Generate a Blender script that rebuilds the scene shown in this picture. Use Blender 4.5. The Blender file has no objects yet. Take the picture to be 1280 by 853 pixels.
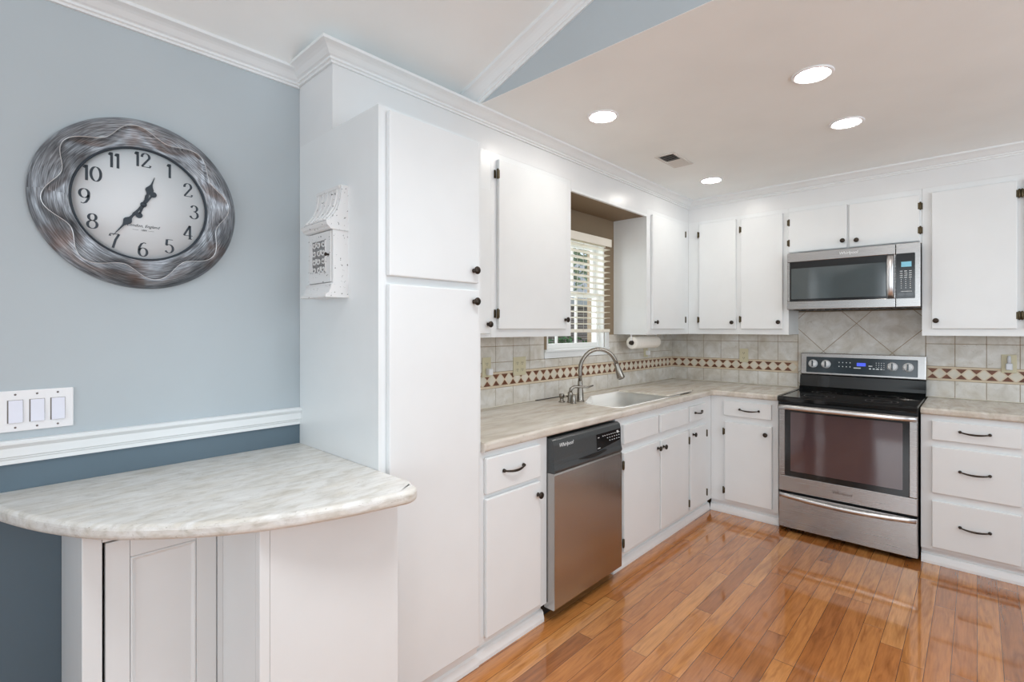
import bpy, bmesh, math, random
from mathutils import Matrix, Vector
random.seed(7)
SC = bpy.context.scene
COL = SC.collection
PI = math.pi

# ------------------------------------------------------------------ camera
cam_d = bpy.data.cameras.new('camera')
cam = bpy.data.objects.new('camera', cam_d)
COL.objects.link(cam)
cam.location = (0, 0, 1.391)
cam.rotation_euler = (PI / 2, 0, math.radians(42.755))
cam_d.sensor_width = 36
cam_d.lens = 623.05 / 1280 * 36
cam_d.shift_x = -5.5 / 1280
cam_d.shift_y = -15.4 / 1280
cam_d.clip_start = 0.02
SC.camera = cam

# ------------------------------------------------------------------ world, exposure
SC.view_settings.view_transform = 'Standard'
SC.view_settings.look = 'None'
SC.view_settings.gamma = 1
SC.view_settings.use_curve_mapping = False
SC.view_settings.exposure = -0.08
SC.cycles.use_denoising = True
SC.cycles.max_bounces = 10
SC.cycles.diffuse_bounces = 6
SC.cycles.glossy_bounces = 5
SC.cycles.transparent_max_bounces = 12
SC.cycles.caustics_reflective = False
SC.cycles.sample_clamp_indirect = 6
world = bpy.data.worlds.new('world')
SC.world = world
world.use_nodes = True
wn = world.node_tree
wn.nodes['Background'].inputs[0].default_value = (0.80, 0.90, 1.0, 1)
wn.nodes['Background'].inputs[1].default_value = 1.3


def area_light(name, loc, rot, sx, sy, power, color=(1, 1, 1)):
    d = bpy.data.lights.new(name, 'AREA')
    d.shape = 'RECTANGLE'
    d.size = sx
    d.size_y = sy
    d.energy = power
    d.color = color
    o = bpy.data.objects.new(name, d)
    o.location = loc
    o.rotation_euler = rot
    COL.objects.link(o)
    return o


# added fill lights, tilted up, before unseen openings at the rear and right
area_light('fill_light_rear', (0.3, -3.40, 1.5), (PI / 2 + 0.3, 0, 0), 3.2, 2.0, 66, (0.86, 0.945, 1.0))
area_light('fill_light_right', (2.46, 1.6, 1.8), (PI / 2 + 0.58, 0, PI / 2), 3.6, 1.5, 57, (0.86, 0.945, 1.0))
# added overhead fill light, out of view; no lamp is known there
vl = area_light('overhead_fill_light', (-0.30, 0.75, 2.93), (0, 0, 0), 0.7, 0.7, 22, (0.95, 0.975, 1.0))
vl.data.spread = math.radians(115)
area_light('daylight_sink_window', (-2.40, 2.93, 1.65), (PI / 2, 0, -PI / 2), 0.7, 0.8, 6, (0.92, 0.97, 1.0))


# ------------------------------------------------------------------ materials
def lin(c):
    return tuple(((v / 255) / 12.92 if v / 255 <= 0.04045 else ((v / 255 + 0.055) / 1.055) ** 2.4) for v in c) + (1,)


def newmat(name):
    m = bpy.data.materials.new(name)
    m.use_nodes = True
    return m, m.node_tree, m.node_tree.nodes['Principled BSDF']


def node(nt, t, **kw):
    n = nt.nodes.new(t)
    for k, v in kw.items():
        if k in n.inputs.keys():
            n.inputs[k].default_value = v
        else:
            setattr(n, k, v)
    return n


def ramp(nt, fac, stops):
    r = nt.nodes.new('ShaderNodeValToRGB')
    e = r.color_ramp.elements
    while len(e) < len(stops):
        e.new(0.5)
    for i, (p, c) in enumerate(stops):
        e[i].position = p
        e[i].color = c
    nt.links.new(fac, r.inputs[0])
    return r.outputs[0]


def coords(nt, scale=(1, 1, 1), rot=(0, 0, 0), loc=(0, 0, 0)):
    t = nt.nodes.new('ShaderNodeTexCoord')
    m = nt.nodes.new('ShaderNodeMapping')
    m.inputs['Scale'].default_value = scale
    m.inputs['Rotation'].default_value = rot
    m.inputs['Location'].default_value = loc
    nt.links.new(t.outputs['Object'], m.inputs[0])
    return m.outputs[0]


def bump(nt, bs, h, strength=0.1, dist=0.002):
    b = node(nt, 'ShaderNodeBump')
    b.inputs['Strength'].default_value = strength
    b.inputs['Distance'].default_value = dist
    nt.links.new(h, b.inputs['Height'])
    nt.links.new(b.outputs[0], bs.inputs['Normal'])


def plain(name, rgb, rough=0.5, metal=0.0, spec=0.5, var=0.05, scale=6, bmp=0.0, bscale=60, coat=0.0):
    """paint, plastic or metal with a faint procedural unevenness"""
    m, nt, bs = newmat(name)
    c = lin(rgb)
    n = node(nt, 'ShaderNodeTexNoise')
    n.inputs['Scale'].default_value = scale
    n.inputs['Detail'].default_value = 4
    nt.links.new(coords(nt), n.inputs[0])
    d = tuple(max(0, v * (1 - var)) for v in c[:3]) + (1,)
    u = tuple(min(1, v * (1 + var)) for v in c[:3]) + (1,)
    nt.links.new(ramp(nt, n.outputs[0], [(0.3, d), (0.7, u)]), bs.inputs['Base Color'])
    bs.inputs['Roughness'].default_value = rough
    bs.inputs['Metallic'].default_value = metal
    bs.inputs['Specular IOR Level'].default_value = spec
    bs.inputs['Coat Weight'].default_value = coat
    if bmp:
        n2 = node(nt, 'ShaderNodeTexNoise')
        n2.inputs['Scale'].default_value = bscale
        n2.inputs['Detail'].default_value = 3
        nt.links.new(coords(nt), n2.inputs[0])
        bump(nt, bs, n2.outputs[0], bmp, 0.002)
    return m


def emit(name, rgb, strength):
    m, nt, bs = newmat(name)
    bs.inputs['Base Color'].default_value = lin(rgb)
    bs.inputs['Emission Color'].default_value = lin(rgb)
    bs.inputs['Emission Strength'].default_value = strength
    return m


def brushed(name, rgb, rough, stretch):
    m, nt, bs = newmat(name)
    n = node(nt, 'ShaderNodeTexNoise')
    n.inputs['Scale'].default_value = 1
    n.inputs['Detail'].default_value = 5
    nt.links.new(coords(nt, stretch), n.inputs[0])
    c = lin(rgb)
    nt.links.new(ramp(nt, n.outputs[0], [(0.3, tuple(v * .965 for v in c[:3]) + (1,)), (0.7, tuple(min(1, v * 1.025) for v in c[:3]) + (1,))]), bs.inputs['Base Color'])
    mr = node(nt, 'ShaderNodeMapRange')
    mr.inputs['To Min'].default_value = rough - 0.03
    mr.inputs['To Max'].default_value = rough + 0.04
    nt.links.new(n.outputs[0], mr.inputs[0])
    nt.links.new(mr.outputs[0], bs.inputs['Roughness'])
    bs.inputs['Metallic'].default_value = 1
    bump(nt, bs, n.outputs[0], 0.008, 0.001)
    return m


def wood_floor():
    m, nt, bs = newmat('oiled_hardwood')
    L = nt.links.new
    tc = nt.nodes.new('ShaderNodeTexCoord')
    sx = nt.nodes.new('ShaderNodeSeparateXYZ')
    L(tc.outputs['Object'], sx.inputs[0])

    def M(op, a, b=None, c=None):
        n = nt.nodes.new('ShaderNodeMath')
        n.operation = op
        for i, v in enumerate((a, b, c)):
            if v is None:
                continue
            if isinstance(v, (int, float)):
                n.inputs[i].default_value = v
            else:
                L(v, n.inputs[i])
        return n.outputs[0]
    W, LEN = 0.079, 0.95
    u = M('DIVIDE', sx.outputs[0], W)
    row = M('FLOOR', u)
    fu = M('FRACT', u)
    wn1 = nt.nodes.new('ShaderNodeTexWhiteNoise')
    wn1.noise_dimensions = '1D'
    L(row, wn1.inputs['W'])
    v = M('ADD', M('DIVIDE', sx.outputs[1], LEN), M('MULTIPLY', wn1.outputs[0], 7.3))
    seg = M('FLOOR', v)
    fv = M('FRACT', v)
    cmb = nt.nodes.new('ShaderNodeCombineXYZ')
    L(row, cmb.inputs[0])
    L(seg, cmb.inputs[1])
    wn2 = nt.nodes.new('ShaderNodeTexWhiteNoise')
    wn2.noise_dimensions = '3D'
    L(cmb.outputs[0], wn2.inputs[0])
    # grain: long noise, shifted per board
    off = nt.nodes.new('ShaderNodeVectorMath')
    off.operation = 'MULTIPLY_ADD'
    L(wn2.outputs['Color'], off.inputs[0])
    off.inputs[1].default_value = (9, 9, 9)
    L(tc.outputs['Object'], off.inputs[2])
    mp = nt.nodes.new('ShaderNodeMapping')
    mp.inputs['Scale'].default_value = (26, 3.2, 1)
    L(off.outputs[0], mp.inputs[0])
    g = node(nt, 'ShaderNodeTexNoise')
    g.inputs['Scale'].default_value = 1.0
    g.inputs['Detail'].default_value = 7
    g.inputs['Distortion'].default_value = 1.6
    L(mp.outputs[0], g.inputs[0])
    mp2 = nt.nodes.new('ShaderNodeMapping')
    mp2.inputs['Scale'].default_value = (160, 9, 1)
    L(off.outputs[0], mp2.inputs[0])
    g2 = node(nt, 'ShaderNodeTexNoise')
    g2.inputs['Scale'].default_value = 1.0
    g2.inputs['Detail'].default_value = 4
    L(mp2.outputs[0], g2.inputs[0])
    base = ramp(nt, wn2.outputs[0], [(0.0, lin((156, 96, 48))), (0.3, lin((182, 116, 62))), (0.7, lin((194, 130, 72))), (1.0, lin((206, 146, 88)))])
    gr = ramp(nt, g.outputs[0], [(0.25, (0.60, 0.52, 0.44, 1)), (0.5, (0.92, 0.90, 0.88, 1)), (0.8, (1.12, 1.1, 1.06, 1))])
    mx = node(nt, 'ShaderNodeMix', data_type='RGBA', blend_type='MULTIPLY')
    mx.inputs[0].default_value = 1.0
    L(base, mx.inputs[6])
    L(gr, mx.inputs[7])
    gr2 = ramp(nt, g2.outputs[0], [(0.3, (0.80, 0.76, 0.72, 1)), (0.65, (1.05, 1.05, 1.05, 1))])
    mx2 = node(nt, 'ShaderNodeMix', data_type='RGBA', blend_type='MULTIPLY')
    mx2.inputs[0].default_value = 0.8
    L(mx.outputs[2], mx2.inputs[6])
    L(gr2, mx2.inputs[7])
    # joints between the boards
    du = M('MULTIPLY', M('MINIMUM', fu, M('SUBTRACT', 1.0, fu)), W)
    dv = M('MULTIPLY', M('MINIMUM', fv, M('SUBTRACT', 1.0, fv)), LEN)
    dd = M('MINIMUM', du, dv)
    jn = M('LESS_THAN', dd, 0.0011)
    mx3 = node(nt, 'ShaderNodeMix', data_type='RGBA')
    L(jn, mx3.inputs[0])
    L(mx2.outputs[2], mx3.inputs[6])
    mx3.inputs[7].default_value = lin((96, 56, 30))
    L(mx3.outputs[2], bs.inputs['Base Color'])
    rn = node(nt, 'ShaderNodeTexNoise')
    rn.inputs['Scale'].default_value = 5
    L(tc.outputs['Object'], rn.inputs[0])
    mr = node(nt, 'ShaderNodeMapRange')
    mr.inputs['To Min'].default_value = 0.07
    mr.inputs['To Max'].default_value = 0.17
    L(rn.outputs[0], mr.inputs[0])
    L(mr.outputs[0], bs.inputs['Roughness'])
    bs.inputs['Coat Weight'].default_value = 0.9
    bs.inputs['Coat Roughness'].default_value = 0.05
    # boards cup very slightly, each with its own tilt
    h = M('ADD', M('MULTIPLY', M('MINIMUM', dd, 0.004), 250.0), M('MULTIPLY', rn.outputs[0], 0.9))
    h = M('ADD', h, M('MULTIPLY', M('MULTIPLY', fu, M('SUBTRACT', wn2.outputs[0], 0.5)), 0.8))
    bump(nt, bs, h, 0.12, 0.002)
    return m


def stone(name, c_lo, c_mid, c_hi, vein, stretch, rough=0.28):
    """laminate with the look of a streaked limestone"""
    m, nt, bs = newmat(name)
    L = nt.links.new
    n = node(nt, 'ShaderNodeTexNoise')
    n.inputs['Scale'].default_value = 1
    n.inputs['Detail'].default_value = 8
    n.inputs['Roughness'].default_value = 0.62
    n.inputs['Distortion'].default_value = 0.7
    L(coords(nt, stretch), n.inputs[0])
    a = ramp(nt, n.outputs[0], [(0.3, lin(c_lo)), (0.5, lin(c_mid)), (0.72, lin(c_hi))])
    n2 = node(nt, 'ShaderNodeTexNoise')
    n2.inputs['Scale'].default_value = 1
    n2.inputs['Detail'].default_value = 9
    n2.inputs['Roughness'].default_value = 0.75
    n2.inputs['Distortion'].default_value = 1.4
    L(coords(nt, tuple(s * 3.1 for s in stretch), loc=(3, 1, 2)), n2.inputs[0])
    f = ramp(nt, n2.outputs[0], [(0.32, (1, 1, 1, 1)), (0.40, (0, 0, 0, 1))])
    mx = node(nt, 'ShaderNodeMix', data_type='RGBA')
    L(f, mx.inputs[0])
    L(a, mx.inputs[6])
    mx.inputs[7].default_value = lin(vein)
    n3 = node(nt, 'ShaderNodeTexNoise')
    n3.inputs['Scale'].default_value = 1
    n3.inputs['Detail'].default_value = 4
    n3.inputs['Distortion'].default_value = 1.0
    L(coords(nt, tuple(s * 0.55 for s in stretch), loc=(7, 2, 5)), n3.inputs[0])
    bl = node(nt, 'ShaderNodeMix', data_type='RGBA', blend_type='MULTIPLY')
    L(ramp(nt, n3.outputs[0], [(0.42, (0, 0, 0, 1)), (0.68, (.8, .8, .8, 1))]), bl.inputs[0])
    L(mx.outputs[2], bl.inputs[6])
    bl.inputs[7].default_value = (0.86, 0.82, 0.75, 1)
    L(bl.outputs[2], bs.inputs['Base Color'])
    bs.inputs['Roughness'].default_value = rough
    return m


def distressed():
    m, nt, bs = newmat('chipped_white_paint')
    L = nt.links.new
    n = node(nt, 'ShaderNodeTexNoise')
    n.inputs['Scale'].default_value = 95
    n.inputs['Detail'].default_value = 3
    L(coords(nt), n.inputs[0])
    f = ramp(nt, n.outputs[0], [(0.315, (1, 1, 1, 1)), (0.345, (0, 0, 0, 1))])
    mx = node(nt, 'ShaderNodeMix', data_type='RGBA')
    L(f, mx.inputs[0])
    mx.inputs[6].default_value = lin((226, 226, 226))
    mx.inputs[7].default_value = lin((74, 72, 70))
    L(mx.outputs[2], bs.inputs['Base Color'])
    bs.inputs['Roughness'].default_value = 0.55
    return m


def shaded_patina():
    """hand-rubbed silver leaf over black, brown in patches; streaks run around the rim, broad shading painted in"""
    m, nt, bs = newmat('rubbed_silver_leaf')
    L = nt.links.new
    tc = nt.nodes.new('ShaderNodeTexCoord')
    sx = nt.nodes.new('ShaderNodeSeparateXYZ')
    L(tc.outputs['Object'], sx.inputs[0])

    def M(op, p, q=None):
        k = nt.nodes.new('ShaderNodeMath')
        k.operation = op
        for i, v in enumerate((p, q)):
            if v is not None:
                if isinstance(v, (int, float)):
                    k.inputs[i].default_value = v
                else:
                    L(v, k.inputs[i])
        return k.outputs[0]
    rr = M('SQRT', M('ADD', M('MULTIPLY', sx.outputs[1], sx.outputs[1]), M('MULTIPLY', sx.outputs[2], sx.outputs[2])))
    th = M('ARCTAN2', sx.outputs[2], sx.outputs[1])
    cmb = nt.nodes.new('ShaderNodeCombineXYZ')
    L(M('MULTIPLY', rr, 330.0), cmb.inputs[0])
    L(M('MULTIPLY', th, 5.0), cmb.inputs[1])
    n = node(nt, 'ShaderNodeTexNoise')
    n.inputs['Scale'].default_value = 1
    n.inputs['Detail'].default_value = 5
    n.inputs['Distortion'].default_value = 0.5
    L(cmb.outputs[0], n.inputs[0])
    a = ramp(nt, n.outputs[0], [(0.28, lin((84, 84, 86))), (0.48, lin((132, 134, 138))), (0.72, lin((186, 190, 194)))])
    n2 = node(nt, 'ShaderNodeTexNoise')
    n2.inputs['Scale'].default_value = 9
    n2.inputs['Detail'].default_value = 3
    L(coords(nt, loc=(1.3, 0.4, 2.2)), n2.inputs[0])
    f = ramp(nt, n2.outputs[0], [(0.56, (0, 0, 0, 1)), (0.74, (0.75, 0.75, 0.75, 1))])
    mx = node(nt, 'ShaderNodeMix', data_type='RGBA')
    L(f, mx.inputs[0])
    L(a, mx.inputs[6])
    mx.inputs[7].default_value = lin((112, 84, 70))
    n4 = node(nt, 'ShaderNodeTexNoise')
    n4.inputs['Scale'].default_value = 6
    n4.inputs['Detail'].default_value = 2
    L(coords(nt, loc=(4.1, 2.6, 0.7)), n4.inputs[0])
    rim_shade = node(nt, 'ShaderNodeMix', data_type='RGBA', blend_type='MULTIPLY')  # broad light and dark patches painted in as shading of the rim
    rim_shade.inputs[0].default_value = 1.0
    L(mx.outputs[2], rim_shade.inputs[6])
    L(ramp(nt, n4.outputs[0], [(0.36, (0.50, 0.50, 0.51, 1)), (0.62, (1.25, 1.25, 1.27, 1))]), rim_shade.inputs[7])
    L(rim_shade.outputs[2], bs.inputs['Base Color'])
    bs.inputs['Metallic'].default_value = 0.6
    bs.inputs['Roughness'].default_value = 0.42
    bump(nt, bs, n.outputs[0], 0.15, 0.001)
    return m


def pane_glass():
    m, nt, bs = newmat('window_glass')
    nt.nodes.remove(bs)
    tr = node(nt, 'ShaderNodeBsdfTransparent')
    gl = node(nt, 'ShaderNodeBsdfGlossy')
    gl.inputs['Roughness'].default_value = 0.02
    mx = node(nt, 'ShaderNodeMixShader')
    mx.inputs[0].default_value = 0.05
    nt.links.new(tr.outputs[0], mx.inputs[1])
    nt.links.new(gl.outputs[0], mx.inputs[2])
    nt.links.new(mx.outputs[0], nt.nodes['Material Output'].inputs[0])
    return m


def leafy(name, dark, light, scale):
    m, nt, bs = newmat(name)
    n = node(nt, 'ShaderNodeTexNoise')
    n.inputs['Scale'].default_value = scale
    n.inputs['Detail'].default_value = 5
    nt.links.new(coords(nt), n.inputs[0])
    nt.links.new(ramp(nt, n.outputs[0], [(0.35, lin(dark)), (0.65, lin(light))]), bs.inputs['Base Color'])
    bs.inputs['Roughness'].default_value = 0.6
    return m


def brickwork():
    m, nt, bs = newmat('grey_brown_brick')
    b = node(nt, 'ShaderNodeTexBrick')
    b.inputs['Color1'].default_value = lin((132, 112, 104))
    b.inputs['Color2'].default_value = lin((104, 90, 88))
    b.inputs['Mortar'].default_value = lin((170, 165, 160))
    b.inputs['Scale'].default_value = 1
    b.inputs['Brick Width'].default_value = 0.21
    b.inputs['Row Height'].default_value = 0.075
    b.inputs['Mortar Size'].default_value = 0.008
    nt.links.new(coords(nt, rot=(PI / 2, 0, 0)), b.inputs[0])
    nt.links.new(b.outputs[0], bs.inputs['Base Color'])
    bs.inputs['Roughness'].default_value = 0.9
    return m


MT = dict(
    paint=plain('white_cabinet_paint', (228, 231, 232), 0.30, bmp=0.05, bscale=35, var=0.012),
    trim=plain('white_trim_paint', (232, 235, 236), 0.35, var=0.01),
    soffit=plain('white_soffit_paint', (225, 227, 228), 0.30, bmp=0.08, bscale=25, var=0.012),
    ceil=plain('ceiling_paint', (242, 246, 246), 0.8, var=0.025, scale=2.5, bmp=0.05, bscale=40),
    blue=plain('grey_blue_wall_paint', (182, 191, 196), 0.55, var=0.02, scale=3, bmp=0.03),
    navy=plain('slate_blue_wall_paint', (92, 110, 122), 0.5, var=0.03, scale=3, bmp=0.03),
    taupe=plain('taupe_wall_paint', (138, 121, 98), 0.7, var=0.03, scale=5, bmp=0.05),
    plaster=plain('pale_grey_wall_paint', (205, 208, 210), 0.7, var=0.02),
    floor=wood_floor(),
    counter=stone('streaked_limestone_laminate', (184, 176, 166), (207, 201, 192), (222, 218, 212), (160, 149, 135), (17, 4, 15), 0.26),
    counter_daylit=stone('daylit_limestone_laminate', (192, 188, 180), (216, 214, 210), (230, 229, 226), (132, 122, 110), (34, 13, 40), 0.3),  # same laminate as counter, window light put into its paler colour
    grout=plain('sand_grout', (158, 138, 112), 0.85, var=0.05, scale=30),
    tile=stone('tumbled_stone_tile', (198, 193, 184), (214, 211, 205), (228, 227, 224), (182, 174, 160), (11, 11, 11), 0.42),
    sandtile=plain('cream_border_tile', (214, 198, 174), 0.5, var=0.07, scale=24),
    diamond=plain('ivory_border_tile', (214, 208, 194), 0.5, var=0.08, scale=18),
    rust=plain('rust_marble_tile', (112, 68, 46), 0.45, var=0.35, scale=22),
    bronze=plain('oil_rubbed_bronze', (62, 54, 48), 0.32, 0.85, var=0.15, scale=40),
    brass=plain('aged_hinge_metal', (84, 74, 56), 0.4, 0.85, var=0.2, scale=60),
    steel=brushed('brushed_stainless_steel', (168, 165, 163), 0.26, (3, 3, 220)),
    steelh=brushed('brushed_stainless_steel_door', (190, 187, 184), 0.22, (220, 220, 2)),
    chrome=plain('polished_steel', (222, 222, 222), 0.12, 1.0, var=0.02),
    silverplastic=plain('silver_plastic', (228, 229, 230), 0.3, 0.0, var=0.02),
    satin=plain('satin_steel', (214, 213, 214), 0.30, 1.0, var=0.02),
    nickel=plain('brushed_nickel', (150, 144, 136), 0.27, 1.0, var=0.04, scale=30),
    black=plain('black_enamel', (22, 23, 24), 0.12, var=0.1),
    blackmatte=plain('black_plastic', (18, 18, 19), 0.5, var=0.1),
    charcoal=plain('charcoal_plastic', (62, 66, 68), 0.3, var=0.12, scale=160),
    glassblack=plain('black_cooktop_glass', (14, 16, 17), 0.06, var=0.1, spec=0.6),
    ovenglass=plain('smoked_oven_glass', (80, 62, 64), 0.05, var=0.05, spec=0.9),
    mwglass=plain('microwave_door_glass', (70, 78, 80), 0.06, var=0.04, spec=0.9),
    panelglass=plain('control_panel_glass', (44, 54, 60), 0.12, var=0.05),
    white=plain('white_plastic', (238, 238, 240), 0.3, var=0.01),
    rocker=plain('switch_rocker_plastic', (226, 228, 240), 0.3, var=0.01),
    ivory=plain('ivory_plastic', (206, 198, 168), 0.4, var=0.02),
    porcelain=plain('white_porcelain', (246, 246, 244), 0.12, var=0.005, coat=0.5),
    ink=plain('dark_slate_ink', (44, 54, 64), 0.5, var=0.05),
    dial=plain('clock_dial_paper', (226, 230, 233), 0.6, var=0.01),
    silver=shaded_patina(),
    chip=distressed(),
    carving_back=plain('grey_carving_back', (132, 132, 132), 0.7, var=0.3, scale=90),
    paper=plain('paper_towel', (240, 236, 228), 0.9, var=0.03, scale=60, bmp=0.3, bscale=90),
    cardboard=plain('dark_roll_end', (52, 46, 42), 0.5, var=0.1),
    slat=plain('cream_blind_slat', (232, 228, 216), 0.4, var=0.02),
    vinyl=plain('white_window_vinyl', (240, 241, 240), 0.35, var=0.01),
    glass=pane_glass(),
    lens=emit('lit_lamp_lens', (255, 250, 242), 80),
    lcdblue=emit('blue_oven_display', (70, 90, 220), 0.7),
    lcd=emit('pale_blue_display', (120, 180, 200), 0.35),
    marks=plain('white_lettering', (222, 226, 228), 0.4, var=0.01),
    graymarks=plain('grey_lettering', (120, 112, 108), 0.4, 0.6, var=0.01),
    embossed=plain('brown_grey_lettering', (92, 78, 72), 0.4, var=0.01),
    clearplug=plain('pale_grey_plug_plastic', (206, 208, 214), 0.15, var=0.02),
    grass=leafy('lawn', (70, 96, 48), (110, 134, 70), 12),
    hedge=leafy('dark_hedge_leaf', (20, 56, 30), (78, 136, 62), 30),
    treeleaf=leafy('tree_leaf', (62, 92, 58), (150, 176, 130), 14),
    bark=plain('tree_bark', (92, 78, 66), 0.9, var=0.2, scale=20),
    brick=brickwork(),
    roof=plain('pale_shingle_roof', (176, 178, 182), 0.8, var=0.1, scale=12),
    darktrim=plain('dark_roof_edge', (60, 62, 66), 0.6, var=0.1),
    vent=plain('vent_enamel', (214, 212, 208), 0.4, var=0.02),
    duct=plain('dark_duct_metal', (70, 68, 66), 0.6, 0.3, var=0.1),
    cord=plain('black_cord_rubber', (26, 26, 26), 0.5, var=0.1),
)

# ------------------------------------------------------------------ mesh helpers
I4 = Matrix.Identity(4)


class B:
    """collects shapes into one bmesh, built into ONE object"""

    def __init__(s, M=I4):
        s.bm = bmesh.new()
        s.M = M.copy()
        s.mi = 0

    def _tag(s, faces, smooth=False):
        for f in faces:
            f.material_index = s.mi
            f.smooth = smooth

    def mat(s, i):
        s.mi = i
        return s

    def box(s, a, b, bev=0.0, seg=2):
        x0, x1 = sorted((a[0], b[0]))
        y0, y1 = sorted((a[1], b[1]))
        z0, z1 = sorted((a[2], b[2]))
        t = bmesh.new()
        bmesh.ops.create_cube(t, size=1)
        for v in t.verts:
            v.co = Vector(((x0 + x1) / 2 + v.co.x * (x1 - x0), (y0 + y1) / 2 + v.co.y * (y1 - y0), (z0 + z1) / 2 + v.co.z * (z1 - z0)))
        if bev > 0:
            bev = min(bev, 0.45 * min(x1 - x0, y1 - y0, z1 - z0))
            bmesh.ops.bevel(t, geom=list(t.edges), offset=bev, segments=seg, profile=0.5, affect='EDGES')
        s._merge(t)
        return s

    def _merge(s, t, smooth=False):
        mp = {}
        for v in t.verts:
            mp[v] = s.bm.verts.new(s.M @ v.co)
        fs = []
        for f in t.faces:
            try:
                nf = s.bm.faces.new([mp[v] for v in f.verts])
            except ValueError:
                continue
            nf.material_index = s.mi
            nf.smooth = smooth or f.smooth
            fs.append(nf)
        t.free()
        return fs

    def ring_loft(s, rings, closed=True, cap=True, smooth=True):
        vs = [[s.bm.verts.new(s.M @ Vector(p)) for p in r] for r in rings]
        fs = []
        n = len(vs[0])
        for a, b in zip(vs[:-1], vs[1:]):
            for i in range(n if closed else n - 1):
                j = (i + 1) % n
                try:
                    fs.append(s.bm.faces.new((a[i], a[j], b[j], b[i])))
                except ValueError:
                    pass
        s._tag(fs, smooth)
        if cap and closed:
            c = []
            for r in (vs[0][::-1], vs[-1]):
                try:
                    c.append(s.bm.faces.new(r))
                except ValueError:
                    pass
            s._tag(c, False)
        return s

    def tube(s, pts, r, n=12, cap=True):
        pts = [Vector(p) for p in pts]
        rs = r if isinstance(r, (list, tuple)) else [r] * len(pts)
        rings = []
        prev = None
        for i, p in enumerate(pts):
            d = (pts[min(i + 1, len(pts) - 1)] - pts[max(i - 1, 0)]).normalized()
            if prev is None:
                a = Vector((0, 0, 1)) if abs(d.z) < 0.9 else Vector((1, 0, 0))
                u = d.cross(a).normalized()
            else:
                u = (prev - d * prev.dot(d)).normalized()
            prev = u
            w = d.cross(u)
            rings.append([p + (u * math.cos(2 * PI * k / n) + w * math.sin(2 * PI * k / n)) * rs[i] for k in range(n)])
        return s.ring_loft(rings, cap=cap)

    def lathe(s, prof, c=(0, 0, 0), axis='z', n=28, cap=True, smooth=True):
        """prof: list of (height along the axis, radius)"""
        c = Vector(c)
        rings = []
        for h, r in prof:
            ring = []
            for k in range(n):
                a = 2 * PI * k / n
                ca, sa = math.cos(a) * max(r, 1e-5), math.sin(a) * max(r, 1e-5)
                p = {'z': (ca, sa, h), 'x': (h, ca, sa), 'y': (sa, h, ca)}[axis]
                ring.append(c + Vector(p))
            rings.append(ring)
        return s.ring_loft(rings, cap=cap, smooth=smooth)

    def prism(s, poly, f, h0, h1, bev=0.0, smooth=False):
        """poly: 2-D outline; f(a, b, h) gives the point at height h"""
        t = bmesh.new()
        lo = [t.verts.new(f(a, b, h0)) for a, b in poly]
        hi = [t.verts.new(f(a, b, h1)) for a, b in poly]
        n = len(poly)
        t.faces.new(lo[::-1])
        t.faces.new(hi)
        for i in range(n):
            j = (i + 1) % n
            q = t.faces.new((lo[i], lo[j], hi[j], hi[i]))
            q.smooth = smooth
        bmesh.ops.recalc_face_normals(t, faces=list(t.faces))
        if bev:
            es = [e for e in t.edges if (e.verts[0] in lo) == (e.verts[1] in lo)]
            bmesh.ops.bevel(t, geom=es, offset=bev, segments=3, profile=0.5, affect='EDGES')
        s._merge(t)
        return s

    def slab(s, outer, holes, z0, z1, bevel_if=None, bev=0.012):
        """a horizontal slab with holes; the rims picked by bevel_if are rounded"""
        t = bmesh.new()
        es = []
        for lp in [outer] + holes:
            vs = [t.verts.new((x, y, z1)) for x, y in lp]
            for i in range(len(vs)):
                es.append(t.edges.new((vs[i], vs[(i + 1) % len(vs)])))
        bmesh.ops.triangle_fill(t, use_beauty=True, use_dissolve=False, edges=es)
        top = list(t.faces)
        r = bmesh.ops.extrude_face_region(t, geom=top)
        nv = [g for g in r['geom'] if isinstance(g, bmesh.types.BMVert)]
        for v in nv:
            v.co.z = z0
        bmesh.ops.recalc_face_normals(t, faces=list(t.faces))
        if bevel_if:
            sel = []
            for e in t.edges:
                if len(e.link_faces) != 2 or abs(e.verts[0].co.z - e.verts[1].co.z) > 1e-6:
                    continue
                v = sorted(abs(f.normal.z) > 0.5 for f in e.link_faces)
                if v == [False, True] and bevel_if((e.verts[0].co + e.verts[1].co) / 2):
                    sel.append(e)
            bmesh.ops.bevel(t, geom=sel, offset=bev, segments=4, profile=0.5, affect='EDGES')
        s._merge(t)
        return s

    def build(s, name, mats, parent=None, loc=None, smooth_angle=None):
        me = bpy.data.meshes.new(name)
        bmesh.ops.recalc_face_normals(s.bm, faces=list(s.bm.faces))
        base = Vector(loc) if loc is not None else (parent['_b'] if False else BASE.get(parent.name if parent else None, Vector((0, 0, 0))))
        bmesh.ops.translate(s.bm, vec=-base, verts=list(s.bm.verts))
        s.bm.to_mesh(me)
        s.bm.free()
        if not isinstance(mats, (list, tuple)):
            mats = [mats]
        for m in mats:
            me.materials.append(m if not isinstance(m, str) else MT[m])
        o = bpy.data.objects.new(name, me)
        COL.objects.link(o)
        if parent:
            o.parent = parent
        else:
            o.location = base
        BASE[o.name] = base
        return o


BASE = {}


def tag(o, label=None, cat=None, group=None, kind=None):
    for k, v in (('label', label), ('category', cat), ('group', group), ('kind', kind)):
        if v:
            o[k] = v
    return o


def thing(name, label, cat, loc, group=None):
    o = bpy.data.objects.new(name, None)
    o.empty_display_size = 0.05
    COL.objects.link(o)
    o.location = loc
    BASE[o.name] = Vector(loc)
    return tag(o, label, cat, group)


def struct(b, name, mats, parent=None):
    o = b.build(name, mats, parent)
    o['kind'] = 'structure'
    return o


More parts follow.
